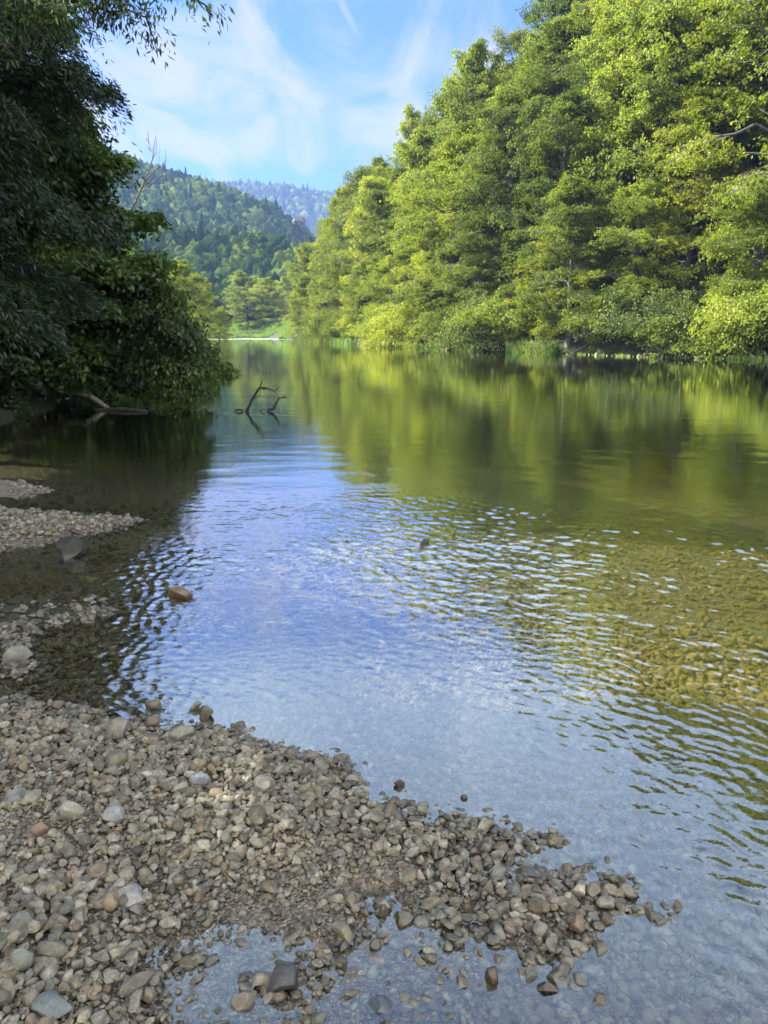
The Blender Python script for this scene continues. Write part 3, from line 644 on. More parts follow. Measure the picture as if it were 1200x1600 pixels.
# ---------------------------------------------------------------- trees
def leaf_mesh(C, Nrm, size, g, shape='quad', axis=None):
    """leaves as small folded faces: C centres, Nrm upper-side directions, size lengths"""
    n = len(C)
    A = g.normal(size=(n, 3)) if axis is None else axis + g.normal(size=(n, 3)) * .35
    A -= Nrm * (A * Nrm).sum(1)[:, None]; A /= np.linalg.norm(A, axis=1)[:, None] + 1e-9
    B = np.cross(Nrm, A); s = size[:, None]
    w = .62 if shape != 'lance' else .30
    P0 = C - A * s * .5; P2 = C + A * s * .5 - Nrm * s * .10
    mid = C + A * s * (.06 if shape != 'lance' else 0) - Nrm * s * .10
    P1 = mid + B * s * w * .5 + Nrm * s * .12; P3 = mid - B * s * w * .5 + Nrm * s * .12
    V = np.stack([P0, P1, P2, P3], 1).reshape(-1, 3)
    i = np.arange(n)[:, None] * 4
    return V, np.concatenate([i + [[0, 1, 2]], i + [[0, 2, 3]]])

def grow(seed, H, R, base=.12, nl=26, per=900, leaf=.26, flat=.28, droop=.5, up=(0, 60), clump=.15, shape='quad', round_=.6, side=1.0, wood=1.0, ns=3, lean=(0, 0), bias=None, tier=False, bush=False, outw=.45, rough=.55, dome=False):
    """a tree: trunk and limbs as tapered tubes, foliage as many small leaves in sprays round the limb ends"""
    g = np.random.default_rng(seed); paths = []; C = []; Nn = []; Sz = []; Ax = []
    k = 9; t = np.linspace(0, 1, k)
    tr = np.stack([lean[0] * t ** 1.3 * H + np.cumsum(g.normal(size=k)) * .012 * H, lean[1] * t ** 1.3 * H + np.cumsum(g.normal(size=k)) * .012 * H, t * H * .93], 1); tr[0, :2] = 0
    if not bush: paths.append((tr, wood * H * (.0165 * (1 - t) ** .8 + .0025) * np.where(t < .05, 1.5, 1)))
    for i in range(nl):
        p = ((i + g.random()) / nl) ** .85; tt = base + (1 - base) * p
        o = np.array([np.interp(tt, t, tr[:, c]) for c in range(3)])
        if bush: o = np.array([g.normal() * R * .1, g.normal() * R * .1, 0.])
        prof = max(.14, (1 - p) ** round_ * (.62 + .75 * min(1, p * 2.2))) if not tier else max(.05, 1 - p)
        if dome: prof = max(.25, (1 - p ** 2.3) ** .5) * (.78 + .35 * min(1, p * 2))
        az = i * 2.39996 + g.normal() * .45
        Lg = R * prof * (.55 + .85 * g.random() ** 1.3)
        if bias is not None:
            Lg *= 1 + bias[1] * max(-.6, math.cos(az - bias[0]))
        el = R_(up[0] + (up[1] - up[0]) * p + g.normal() * 9)
        if bush: el = R_(25 + 55 * (i / nl) + g.normal() * 8); Lg = H * .9 * (.6 + .5 * g.random()) / max(.5, math.sin(el)) * .8; Lg = min(Lg, R * 1.15)
        d = np.array([math.cos(az) * math.cos(el), math.sin(az) * math.cos(el), math.sin(el)])
        s = np.linspace(0, 1, 6)[:, None]
        lp = o + d * Lg * s; lp[:, 2] -= (droop * .45 * Lg * s[:, 0] ** 2.2); lp[1:] += g.normal(size=(5, 3)) * .03 * Lg
        paths.append((lp, wood * (.0042 * H * (Lg / R) ** .7 + .004) * (1 - .85 * s[:, 0])))
        tips = []
        for q in range(ns * 2):
            f = .30 + .68 * (q + .5) / (ns * 2) + g.normal() * .03; f = min(max(f, .2), .98)
            b = np.array([np.interp(f, s[:, 0], lp[:, c]) for c in range(3)])
            sg = 1 if q % 2 else -1; a2 = az + sg * R_(52 + g.normal() * 14); L2 = Lg * .48 * side * (1.15 - f * .75) * (.7 + .6 * g.random())
            e2 = el * .45 + g.normal() * .12
            d2 = np.array([math.cos(a2) * math.cos(e2), math.sin(a2) * math.cos(e2), math.sin(e2)])
            sp = b + d2 * L2 * np.linspace(0, 1, 4)[:, None]; sp[:, 2] -= droop * .35 * L2 * np.linspace(0, 1, 4) ** 2
            paths.append((sp, wood * .0016 * H * (1 - .8 * np.linspace(0, 1, 4)) + .002))
            tips += [sp[3], sp[2] * .6 + sp[1] * .4]
        tips += [lp[5], lp[4], lp[3] * .5 + lp[4] * .5]
        for c in tips:
            n = max(6, int(per / 40 * (.5 + g.random())))
            rc = clump * R * (.7 + .7 * g.random())
            u = g.normal(size=(n, 3)) * rc * .55; u[:, 2] *= flat
            rad = np.hypot(u[:, 0], u[:, 1]); u[:, 2] -= droop * rad ** 2 / (rc * 1.6)
            u[:, 2] += g.normal() * .02 * R
            C.append(c + u)
            out = (c + u) - np.array([o[0], o[1], c[2] - .1 * R]); out /= np.linalg.norm(out, axis=1)[:, None] + 1e-6
            nn = np.array([0, 0, 1.]) * (1 - outw) + out * outw + g.normal(size=(n, 3)) * rough; nn /= np.linalg.norm(nn, axis=1)[:, None] + 1e-9
            Nn.append(nn); Sz.append(leaf * (.65 + .7 * g.random(n)))
            Ax.append(out * 1.0 - np.array([0, 0, .6 * droop]))
    C = np.concatenate(C); Nn = np.concatenate(Nn); Sz = np.concatenate(Sz); Ax = np.concatenate(Ax)
    return tubes(paths, 5), leaf_mesh(C, Nn, Sz, g, shape, Ax if shape == 'lance' else None), (C, Nn, Sz)

class Proto: pass
def proto(name, bark, leafmat, **kw):
    p = Proto(); (tv, tf), (lv, lf), _ = grow(**kw)
    p.trunk = mesh_np(name + '_trunk', tv, tf, bark, True); p.crown = mesh_np(name + '_crown', lv, lf, leafmat)
    p.H, p.R = kw['H'], kw['R']; return p
def plant(p, name, loc, sc=1.0, rz=0.0, label='', cat='tree', group=None, szz=1.0, crown_mat=None, tilt=(0, 0)):
    e = bpy.data.objects.new(name, None); COL.objects.link(e)
    e.location = loc; e.rotation_euler = (tilt[0], tilt[1], rz); e.scale = (sc, sc, sc * szz); e.empty_display_size = .3
    e['label'] = label; e['category'] = cat
    if group: e['group'] = group
    for part, me in (('trunk', p.trunk), ('crown', p.crown)):
        c = bpy.data.objects.new(part, me); COL.objects.link(c); c.parent = e
        if part == 'crown' and crown_mat is not None:
            c.material_slots[0].link = 'OBJECT'; c.material_slots[0].material = crown_mat
    return e

BEECH = [proto('beech', M['grey_bark'], M['beech'], seed=40 + i, dome=True, H=15.5, R=4.7, base=.04, nl=60, per=1150, leaf=.175, flat=.38, droop=.7, up=(0, 70), clump=.085, ns=7, side=1.25) for i in range(5)]
MAPLE = [proto('maple', M['bark'], M['maple'], seed=60 + i, dome=True, H=15, R=4.5, base=.04, nl=56, per=1150, leaf=.19, flat=.5, droop=.5, up=(8, 74), clump=.08, ns=7, side=1.25, outw=.6) for i in range(3)]
SLIM = [proto('ash', M['grey_bark'], M['willow'], seed=80 + i, dome=True, H=17, R=4.4, base=.25, nl=26, per=1900, leaf=.19, flat=.6, droop=.3, up=(20, 72), clump=.15, ns=3, rough=.8) for i in range(2)]
BUSH = [proto('bush', M['bark'], M['maple'], seed=90 + i, H=6.2, R=4.6, nl=34, per=1500, leaf=.16, flat=.42, droop=.75, clump=.10, ns=6, side=1.2, bush=True) for i in range(3)]
SPRUCE = [proto('spruce', M['bark'], M['spruce'], seed=99, H=19, R=3.2, base=.08, nl=90, per=1000, leaf=.34, flat=.2, droop=.5, up=(-18, 20), clump=.16, ns=2, tier=True)]

def ht(x, y): return float(height(np.array([x]), np.array([y]))[0])
# trees along the far (right) waterline, then up the slope ---------------
RBa = np.array(RB[2:13], float); seg = np.linalg.norm(np.diff(RBa, axis=0), axis=1); cum = np.concatenate([[0], np.cumsum(seg)])
def bank(q, s):
    q = min(max(q, 0), cum[-1] - .01); i = int(np.searchsorted(cum, q, 'right') - 1); a, b = RBa[i], RBa[i + 1]
    d = (b - a) / seg[i]; p = a + d * (q - cum[i]); return p[0] + d[1] * s, p[1] - d[0] * s
g = np.random.default_rng(5)
WORD = {'beech': 'yellow green', 'maple': 'mid green', 'slim': 'grey green', 'yellow': 'yellowing'}
rows = []
q = 5.0; front = []
while q < cum[-1] - 4:
    x, y = bank(q, .8 + g.random() * 1.2)
    if y < 176: front.append((x, y))
    q += 3.0 + g.random() * 2.0
def in_view(x, y, zt, m=120):
    if y < 8: return False
    a = proj((x, y, zt)); return -m < a[0] < 1200 + m
names = ['first', 'second', 'third', 'fourth', 'fifth', 'sixth', 'seventh', 'eighth', 'ninth', 'tenth', 'eleventh', 'twelfth', 'thirteenth', 'fourteenth', 'fifteenth', 'sixteenth', 'seventeenth', 'eighteenth', 'nineteenth', 'twentieth']
names += ['twenty-' + n for n in names[:9]]
for tens, tenth in (('thirty', 'thirtieth'), ('forty', 'fortieth'), ('fifty', 'fiftieth'), ('sixty', 'sixtieth'), ('seventy', 'seventieth')): names += [tenth] + [tens + '-' + n for n in names[:9]]
fr_ = sorted([p for p in front if in_view(p[0], p[1], 2)], key=lambda p: -proj((p[0], p[1], 1))[0])
for i, (x, y) in enumerate(fr_):
    far = y > 125
    kind = g.choice(['bush', 'bush', 'beech', 'maple'] if not far else ['beech', 'maple', 'bush'])
    z = ht(x, y) - .15; rz = g.random() * 6.28
    nm = names[i]
    if kind == 'bush':
        b = BUSH[g.integers(3)]; mt = [M['maple'], M['beech'], M['willow'], M['yellowing'], M['maple']][g.integers(5)]
        cw = {M['maple']: 'mid green', M['beech']: 'yellow green', M['willow']: 'grey green', M['yellowing']: 'yellowing'}[mt]
        plant(b, 'riverside_shrub', (x, y, z), .85 + g.random() * .4, rz, f'{cw} shrub on the far waterline, {nm} plant counted from the right', 'shrub', 'shrubs and trees along the far waterline', 1 + g.random() * .35, mt)
    else:
        p = (BEECH if kind == 'beech' else MAPLE)[g.integers(3)]; mt = M[kind] if g.random() > .2 else M['yellowing']
        cw = {'beech': 'yellow green', 'maple': 'mid green'}[kind] if mt is not M['yellowing'] else 'yellowing'
        plant(p, 'riverside_tree', (x, y, z), .62 + g.random() * .22, rz, f'{cw} tree leaning over the far waterline, {nm} plant counted from the right', 'tree', 'shrubs and trees along the far waterline', 1, mt, tilt=(g.normal() * .05, -.08))
PROPS = []
for s0, stp in ((5.0, 5.4), (11, 6.4), (17, 6.8), (24, 7.4), (32, 8.5), (42, 10), (54, 12)):
    q = 2.0 + g.random() * 4
    while q < cum[-1] - 3:
        x, y = bank(q, s0 + g.normal() * 1.1); q += stp * (.8 + .4 * g.random())
        if y > 176 or (y > 165 and s0 > 30): continue
        PROPS.append((x, y, s0))
PROPS = [(x, y, s0) for x, y, s0 in PROPS if in_view(x, y, 14, 150)]
cells = {}
for x, y, s0 in PROPS:
    z = ht(x, y) - .3; k = g.random(); kind = 'beech' if k < .52 else 'maple' if k < .80 else 'slim' if k < .92 else 'yellow'
    tx, ty = proj((x, y, z + 13))
    rowl = {5.0: 'behind the waterline shrubs', 11: 'low on the slope', 17: 'on the lower slope', 24: 'halfway up the slope', 32: 'on the upper slope', 42: 'high on the slope', 54: 'at the top of the slope'}[s0]
    cells.setdefault(s0, []).append((tx, x, y, z, kind, rowl))
for s0, L_ in cells.items():
    L_.sort(key=lambda c: -c[0])
    for i, (tx, x, y, z, kind, rowl) in enumerate(L_):
        p = {'beech': BEECH, 'maple': MAPLE, 'slim': SLIM, 'yellow': BEECH}[kind]; p = p[g.integers(len(p))]
        mt = M['yellowing'] if kind == 'yellow' else None
        nm = names[i] if i < len(names) else 'last'
        plant(p, 'hillside_tree', (x, y, z), .86 + g.random() * .42, g.random() * 6.28,
              f'{WORD[kind]} tree {rowl}, {nm} in its row from the right', 'tree', 'trees on the slope across the river', .9 + g.random() * .42, mt, tilt=(g.normal() * .04, g.normal() * .04 - .04))
print('slope trees', len(PROPS), 'front', len(fr_))
p_ = at_dist(523, 322, 190); plant(SPRUCE[0], 'spruce_tree', (p_[0], p_[1], p_[2] - 18.5), 1.0, 0, 'dark pointed spruce rising over the far end of the wooded slope', 'tree')

# trees at the bend -----------------------------------------------------------
def by_px(px, ytop, Y, p, name, label, mat=None, group=None, zz=1.0, cat='tree', wide=1.0):
    t = at_dist(px, ytop, Y); z0 = ht(t[0], Y); sc = (t[2] - z0) / (p.H * 1.0)
    e = plant(p, name, (t[0], Y, z0 - .1), sc, (px * 1.7) % 6.28, label, cat, group, 1, mat); e.scale = (sc * wide, sc * wide, sc); return e
BND = 'trees at the river bend'
by_px(388, 424, 262, MAPLE[2], 'poplar_tree', 'tall pale green tree left of the pair on the meadow at the river bend', M['beech'], BND, wide=1.25)
by_px(422, 434, 256, MAPLE[1], 'maple_tree', 'broad green tree with a dark straight trunk on the meadow at the river bend', M['maple'], BND, wide=1.25)
by_px(448, 430, 275, BEECH[2], 'ash_tree', 'grey green tree half hidden where the wooded slope meets the bend', M['maple'], BND, wide=1.0)
by_px(372, 462, 285, MAPLE[0], 'maple_tree', 'small rounded tree behind the pale tall one at the river bend', M['willow'], BND)
by_px(347, 458, 320, MAPLE[2], 'maple_tree', 'pale round topped tree far back at the left of the bend', M['willow'], BND)
by_px(330, 470, 330, SLIM[0], 'ash_tree', 'pale slender tree far back beside the dark left bank trees', M['willow'], BND, wide=1.3)
by_px(318, 437, 150, MAPLE[1], 'maple_tree', 'sunlit tree beyond the overhanging shrub on the left bank', M['maple'], BND, wide=.9)
by_px(298, 425, 135, MAPLE[0], 'maple_tree', 'taller shaded tree just beyond the dark left bank trees', M['maple'], BND, wide=.9)
by_px(282, 405, 120, BEECH[1], 'beech_tree', 'dim green tree partly hidden by the dark left bank trees', M['maple'], BND, wide=.9)
by_px(262, 420, 105, MAPLE[2], 'maple_tree', 'dim green tree mostly hidden behind the dark left bank trees', M['maple'], BND, wide=.9)
by_px(338, 478, 185, MAPLE[2], 'maple_tree', 'lower sunlit tree sloping down to the river beyond the left bank', M['maple'], BND, wide=1.0)
for i, (px, yt, Y, mt, lb) in enumerate([(348, 505, 236, 'willow', 'grey green willow bush at the left end of the bend meadow'), (385, 498, 252, 'grass', 'rounded yellow green bush left on the bend meadow'), (362, 512, 245, 'grass', 'low bright bush by the water on the bend meadow'), (405, 506, 250, 'willow', 'dull green bush under the pair of trees at the bend'), (437, 508, 250, 'grass', 'bright bush at the right foot of the bend trees'), (455, 500, 232, 'beech', 'yellow green bush where the slope meets the bend'), (470, 490, 222, 'maple', 'mid green bush at the foot of the far end of the slope'), (444, 498, 238, 'willow', 'grey green bush beside the yellow green one where the slope ends'), (322, 498, 215, 'maple', 'dark bush at the water left of the bend meadow'), (372, 520, 240, 'grass', 'lowest bush at the edge of the bright water at the bend')]):
    by_px(px, yt, Y, BUSH[i % 3], 'willow_bush', lb, M[mt], 'bushes on the bend meadow', cat='shrub', wide=1.5)

# grass along banks --------------------------------------------------------
def build_grass():
    g = np.random.default_rng(3); V = []; F = []; o = 0
    pts = []
    for px0, px1, py, n, h in ((805, 875, 552, 1300, .95), (600, 760, 547, 700, .6), (470, 560, 537, 700, .9), (1150, 1215, 564, 300, .3), (890, 1150, 560, 150, .25)):
        for _ in range(n):
            q = g.random(); px = px0 + (px1 - px0) * q
            Yb = np.interp(px, [450, 480, 540, 600, 650, 750, 900, 1000, 1200, 1300], [183, 165, 122, 100, 89, 72, 60.5, 54, 48, 44])
            X = (px - 600) / 1200 * Yb * 1.0; s = g.random() ** 1.5 * 2.2
            pts.append((X - 1.1 + s * .4, Yb - .4 + s * .2, h * (.5 + .7 * g.random())))
    for _ in range(12000):
        px = 318 + 165 * g.random(); Y = (236 if px < 440 else 205) + 40 * g.random(); X = (px - 600) / 1200 * Y; pts.append((X, Y, .5 + 1.0 * g.random()))
    P = np.array(pts); z = np.maximum(height(P[:, 0], P[:, 1]), -.05); n = len(P)
    a = g.random(n) * 6.28; w = .03 + P[:, 1] * .0006; ln = g.normal(size=(n, 2)) * .25 * P[:, 2:3]
    B = np.stack([P[:, 0], P[:, 1], z], 1); d = np.stack([np.cos(a) * w, np.sin(a) * w, 0 * a], 1)
    T = B + np.stack([ln[:, 0], ln[:, 1], P[:, 2]], 1); Mi = (B * .45 + T * .55); Mi[:, 2] += .08 * P[:, 2]
    V = np.stack([B - d, B + d, Mi + d * .8, T, Mi - d * .8], 1).reshape(-1, 3); i = np.arange(n)[:, None] * 5
    link('bank_grass', mesh_np('bank_grass', V, i + [[0, 1, 2, 3, 4]], M['grass']), label='bright green grass tufts along the far banks', cat='grass', kind='stuff')
build_grass()

# the woods on the distant hills --------------------------------------------
def build_wood(name, label, boxes, seed):
    """many small crowns in one mesh: boxes = (n, x0, x1, y0, y1, crown radius, share of conifers, leaves per crown)"""
    g = np.random.default_rng(seed); VV = []; FF = []; o = 0
    for n, x0, x1, y0, y1, R0, con, lv, hmin in boxes:
        u = g.random(n); Y = y0 + (y1 - y0) * u; X = x0 + (x1 - x0) * g.random(n)
        Z = height(X, Y); ok = (Z > hmin)
        pj = 600 + 1200 * X / Y; ok &= (pj > 150) & (pj < 640)
        X, Y, Z = X[ok], Y[ok], Z[ok]; n = len(X)
        isc = g.random(n) < con * (.3 + 1.4 * vnoise(X / (R0 * 12), Y / (R0 * 12), 9))
        R = R0 * (.65 + .7 * g.random(n)); Hh = R * np.where(isc, 3.6, 2.5)
        U, T = ICO[lv]; nv = len(U)
        D_ = np.repeat(U[None], n, 0); ph = g.random((n, 1, 3)) * 6.28
        lump = 1 + .24 * np.sin(D_[..., 0] * 4.5 + ph[..., 0]) * np.sin(D_[..., 1] * 4.5 + ph[..., 1]) + .14 * np.sin(D_[..., 2] * 9 + ph[..., 2]) * np.sin(D_[..., 0] * 8 + ph[..., 1]) + g.normal(size=(n, nv)) * .07
        P = D_ * lump[..., None]
        h = (U[None, :, 2] + 1) / 2; taper = np.where(isc[:, None], (1 - h) ** .8 * .62 + .03, 1)
        P[..., 0] *= taper; P[..., 1] *= taper
        C = np.stack([X, Y, Z + Hh * .55], 1)[:, None] + P * np.stack([R, R, np.where(isc, R * 1.5, R * 1.15 * (.85 + .4 * g.random(n)))], 1)[:, None]
        F = (T[None] + (np.arange(n) * nv)[:, None, None]).reshape(-1, 3)
        mi = np.repeat(isc.astype(int), len(T)); V = C.reshape(-1, 3)
        VV.append(V); FF.append((F + o, mi)); o += len(V)
    me = mesh_np(name, np.concatenate(VV), np.concatenate([f for f, _ in FF]), [M['far'], M['spruce']], True, mat_idx=np.concatenate([m_ for _, m_ in FF]))
    link(name, me, label=label, cat='woods', kind='stuff')
build_wood('valley_woods', 'low ridge of round green trees behind the river bend', [(1500, -190, 30, 300, 470, 5.4, .05, 3, 3)], 1)
build_wood('hill_woods', 'mixed forest covering the big hill at the end of the valley', [(7500, -420, 60, 440, 860, 5.6, .07, 2, 6)], 2)
build_wood('distant_woods', 'bluish forest on the farthest hill', [(9000, -900, 160, 1500, 2450, 12, .2, 1, 60)], 3)
# ---------------------------------------------------------------- near trees of the left bank
def near_tree(name, label, bark, leafmat, px, py, Y, top_px, cat='tree', group=None, **kw):
    """base seen at px (ground level, Y metres ahead), crown top at photo row top_px"""
    x = (px - 600) / 1200 * Y / (CP + (800 - py) / 1200 * SP); z0 = ht(x, Y)
    zt = at_dist(px, top_px, Y)[2]; kw['H'] = zt - z0
    p = proto(name, bark, leafmat, **kw)
    return plant(p, name, (x, Y, z0 - .1), 1.0, 0, label, cat, group), (x, Y, z0), kw['H']
LG = 'dark trees of the near left bank'
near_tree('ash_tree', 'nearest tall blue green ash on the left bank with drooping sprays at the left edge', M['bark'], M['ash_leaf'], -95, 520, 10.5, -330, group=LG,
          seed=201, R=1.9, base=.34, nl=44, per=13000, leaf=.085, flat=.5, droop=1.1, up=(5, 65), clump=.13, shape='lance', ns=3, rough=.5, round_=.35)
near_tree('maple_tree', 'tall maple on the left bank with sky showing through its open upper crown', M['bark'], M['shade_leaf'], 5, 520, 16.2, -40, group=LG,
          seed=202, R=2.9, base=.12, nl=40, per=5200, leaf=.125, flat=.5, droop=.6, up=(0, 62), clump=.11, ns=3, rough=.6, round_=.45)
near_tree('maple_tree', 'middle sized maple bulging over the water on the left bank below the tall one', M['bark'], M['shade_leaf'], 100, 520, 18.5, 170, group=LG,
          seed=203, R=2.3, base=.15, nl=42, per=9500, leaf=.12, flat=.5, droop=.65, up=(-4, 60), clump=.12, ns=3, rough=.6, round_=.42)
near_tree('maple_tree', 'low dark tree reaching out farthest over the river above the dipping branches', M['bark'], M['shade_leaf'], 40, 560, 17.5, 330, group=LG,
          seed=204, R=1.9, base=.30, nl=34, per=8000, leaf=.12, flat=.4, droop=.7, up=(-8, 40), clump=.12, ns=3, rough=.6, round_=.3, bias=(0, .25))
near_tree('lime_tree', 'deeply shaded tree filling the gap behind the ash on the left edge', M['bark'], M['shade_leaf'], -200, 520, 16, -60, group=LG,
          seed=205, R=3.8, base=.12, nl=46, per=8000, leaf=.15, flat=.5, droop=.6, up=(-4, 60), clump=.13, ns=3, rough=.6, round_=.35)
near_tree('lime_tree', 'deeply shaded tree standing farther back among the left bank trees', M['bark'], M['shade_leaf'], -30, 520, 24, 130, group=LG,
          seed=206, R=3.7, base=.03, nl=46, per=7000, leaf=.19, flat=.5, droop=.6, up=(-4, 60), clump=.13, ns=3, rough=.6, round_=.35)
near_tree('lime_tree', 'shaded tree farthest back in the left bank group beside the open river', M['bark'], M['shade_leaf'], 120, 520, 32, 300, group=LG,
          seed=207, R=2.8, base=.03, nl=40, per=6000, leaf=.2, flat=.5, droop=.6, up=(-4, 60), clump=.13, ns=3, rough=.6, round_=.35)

def spray_object(name, label, limbs, leafmat, bark, per, leaf, seed, clump, droop, cat, shape='quad', flat=.5, side=.45, group=None):
    """hand laid limbs: each a list of 3-D points; leaves hang in sprays along their outer part"""
    g = np.random.default_rng(seed); paths = []; C = []; Nn = []; Ax = []
    o0 = np.array(limbs[0][0][0])
    for P, r0, f0 in limbs:
        P = np.array(P) - o0; L_ = np.concatenate([[0], np.cumsum(np.linalg.norm(np.diff(P, axis=0), axis=1))]); tot = L_[-1]
        s = np.linspace(0, tot, 12); Q = np.stack([np.interp(s, L_, P[:, c]) for c in range(3)], 1); Q[1:] += g.normal(size=(11, 3)) * .012 * tot
        paths.append((Q, r0 * (1 - .85 * np.linspace(0, 1, 12))))
        n = int(per * tot * (1 - f0))
        for b in range(max(5, int(tot * 5))):
            f = f0 + (1 - f0) * (b + g.random()) / max(5, int(tot * 5)); f = min(f, 1)
            c = np.array([np.interp(f * tot, s, Q[:, k]) for k in range(3)]); a = g.random() * 6.28
            l2 = side * (.5 + .8 * g.random()) * (1.2 - .6 * f)
            d = np.array([math.cos(a), math.sin(a), g.normal() * .3]); tt = np.linspace(0, 1, 4)
            sp = c + d * l2 * tt[:, None]; sp[:, 2] -= droop * l2 * tt ** 2 * .7
            paths.append((sp, r0 * .25 * (1 - .8 * tt) + .0015))
            m_ = max(4, n // max(5, int(tot * 5)))
            w = g.random(m_) ** .7; u = np.stack([np.interp(w, tt, sp[:, k]) for k in range(3)], 1) + g.normal(size=(m_, 3)) * clump * np.array([1, 1, flat])
            u[:, 2] -= droop * clump * .8 * g.random(m_)
            C.append(u); out = u - c; out /= np.linalg.norm(out, axis=1)[:, None] + 1e-6
            nn = np.array([0, 0, .6]) + out * .5 + g.normal(size=(m_, 3)) * .55; Nn.append(nn / np.linalg.norm(nn, axis=1)[:, None]); Ax.append(out - np.array([0, 0, droop]))
    C = np.concatenate(C); Nn = np.concatenate(Nn); Ax = np.concatenate(Ax)
    Sz = leaf * (.6 + .7 * g.random(len(C)))
    tv, tf = tubes(paths, 6); lv, lf = leaf_mesh(C, Nn, Sz, g, shape, Ax)
    e = bpy.data.objects.new(name, None); COL.objects.link(e); e.location = o0; e['label'] = label; e['category'] = cat
    if group: e['group'] = group
    link('trunk', mesh_np(name + '_wood', tv, tf, bark, True), e); link('crown', mesh_np(name + '_leaves', lv, lf, leafmat), e)
    return e
def A(px, py, Y): return tuple(at_dist(px, py, Y))
def base_at(px, Y):
    x = (px - 600) / 1200 * Y; return (x, Y, ht(x, Y) - .1)
# shrub whose branches dip into the river
b0 = base_at(70, 18.6)
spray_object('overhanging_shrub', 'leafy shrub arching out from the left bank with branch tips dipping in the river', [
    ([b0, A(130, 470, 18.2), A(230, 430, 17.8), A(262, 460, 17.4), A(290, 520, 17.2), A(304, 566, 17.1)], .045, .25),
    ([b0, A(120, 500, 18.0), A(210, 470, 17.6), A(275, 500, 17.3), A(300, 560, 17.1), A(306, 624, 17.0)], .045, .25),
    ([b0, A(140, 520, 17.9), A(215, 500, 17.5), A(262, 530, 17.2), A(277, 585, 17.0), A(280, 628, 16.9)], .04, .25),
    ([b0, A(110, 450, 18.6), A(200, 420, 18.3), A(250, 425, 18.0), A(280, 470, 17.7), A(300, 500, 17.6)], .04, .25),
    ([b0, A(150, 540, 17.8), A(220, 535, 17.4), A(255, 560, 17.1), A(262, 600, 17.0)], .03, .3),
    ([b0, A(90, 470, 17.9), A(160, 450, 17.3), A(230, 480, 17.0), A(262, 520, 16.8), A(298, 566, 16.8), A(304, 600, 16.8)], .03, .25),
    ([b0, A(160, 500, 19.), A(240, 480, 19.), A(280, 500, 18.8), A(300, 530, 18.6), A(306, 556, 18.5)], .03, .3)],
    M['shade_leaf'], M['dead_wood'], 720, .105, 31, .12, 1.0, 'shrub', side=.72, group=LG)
DB = [proto('dark_bush', M['bark'], M['shade_leaf'], seed=290 + i, H=3.6, R=2.4, nl=26, per=6500, leaf=.13, flat=.5, droop=.7, clump=.15, ns=3, bush=True) for i in range(2)]
for i, (px, Y, sc, lb) in enumerate([(-60, 20.5, .8, 'dark shrub at the left edge over the fallen trunk'), (10, 22, .8, 'dark shrub behind the root end of the fallen trunk'), (75, 22, .8, 'dark shrub over the middle of the fallen trunk'), (135, 23, .85, 'dark shrub left of the branches that dip in the river'), (185, 27, 1.0, 'dark shrub seen through the dipping branches'), (225, 31, 1.4, 'dark shrub on the bank beyond the dipping branches'), (-10, 26, 2.0, 'big dark shrub filling the shade under the left bank trees')]):
    x, y, z = base_at(px, Y); plant(DB[i % 2], 'bank_shrub', (x, y, z), sc, i * 1.7, lb, 'shrub', LG)
# bough of a tree that stands outside the picture, hanging in from above
b1 = (-7.0, 8.6, ht(-7.0, 8.6) - .1)
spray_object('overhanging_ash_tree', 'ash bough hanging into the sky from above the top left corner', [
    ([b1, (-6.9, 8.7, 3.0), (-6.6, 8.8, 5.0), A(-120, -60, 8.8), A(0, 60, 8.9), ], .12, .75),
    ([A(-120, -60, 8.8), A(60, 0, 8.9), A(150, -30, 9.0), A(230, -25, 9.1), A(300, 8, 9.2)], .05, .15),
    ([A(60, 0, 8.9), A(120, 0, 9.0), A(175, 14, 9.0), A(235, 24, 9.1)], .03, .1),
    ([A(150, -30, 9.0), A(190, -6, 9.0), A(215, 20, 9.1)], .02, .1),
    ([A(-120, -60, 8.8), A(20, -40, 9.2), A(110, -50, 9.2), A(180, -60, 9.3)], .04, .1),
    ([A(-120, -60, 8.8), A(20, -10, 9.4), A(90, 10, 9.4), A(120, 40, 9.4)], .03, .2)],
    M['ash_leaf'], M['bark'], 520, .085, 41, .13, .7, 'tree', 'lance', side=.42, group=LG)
# trees off the left edge whose shade covers the beach
for i, (x, y, h, r, s) in enumerate([(-8.2, 9.4, 6.4, 2.1, 301), (-7.2, 4.2, 9.8, 3.0, 302), (-7.0, -1.0, 9.5, 3.4, 303)]):
    p = proto('shade_tree', M['bark'], M['shade_leaf'], seed=s, H=h, R=r, base=.22, nl=36, per=5500, leaf=.15, flat=.5, droop=.5, up=(5, 60), clump=.13, ns=3)
    plant(p, 'bankside_tree', (x, y, ht(x, y) - .1), 1, 0, ['lower tree just outside the left edge beside the far gravel spit', 'taller tree outside the left edge shading the beach', 'tree level with the viewer on the left bank'][i], 'tree', LG)

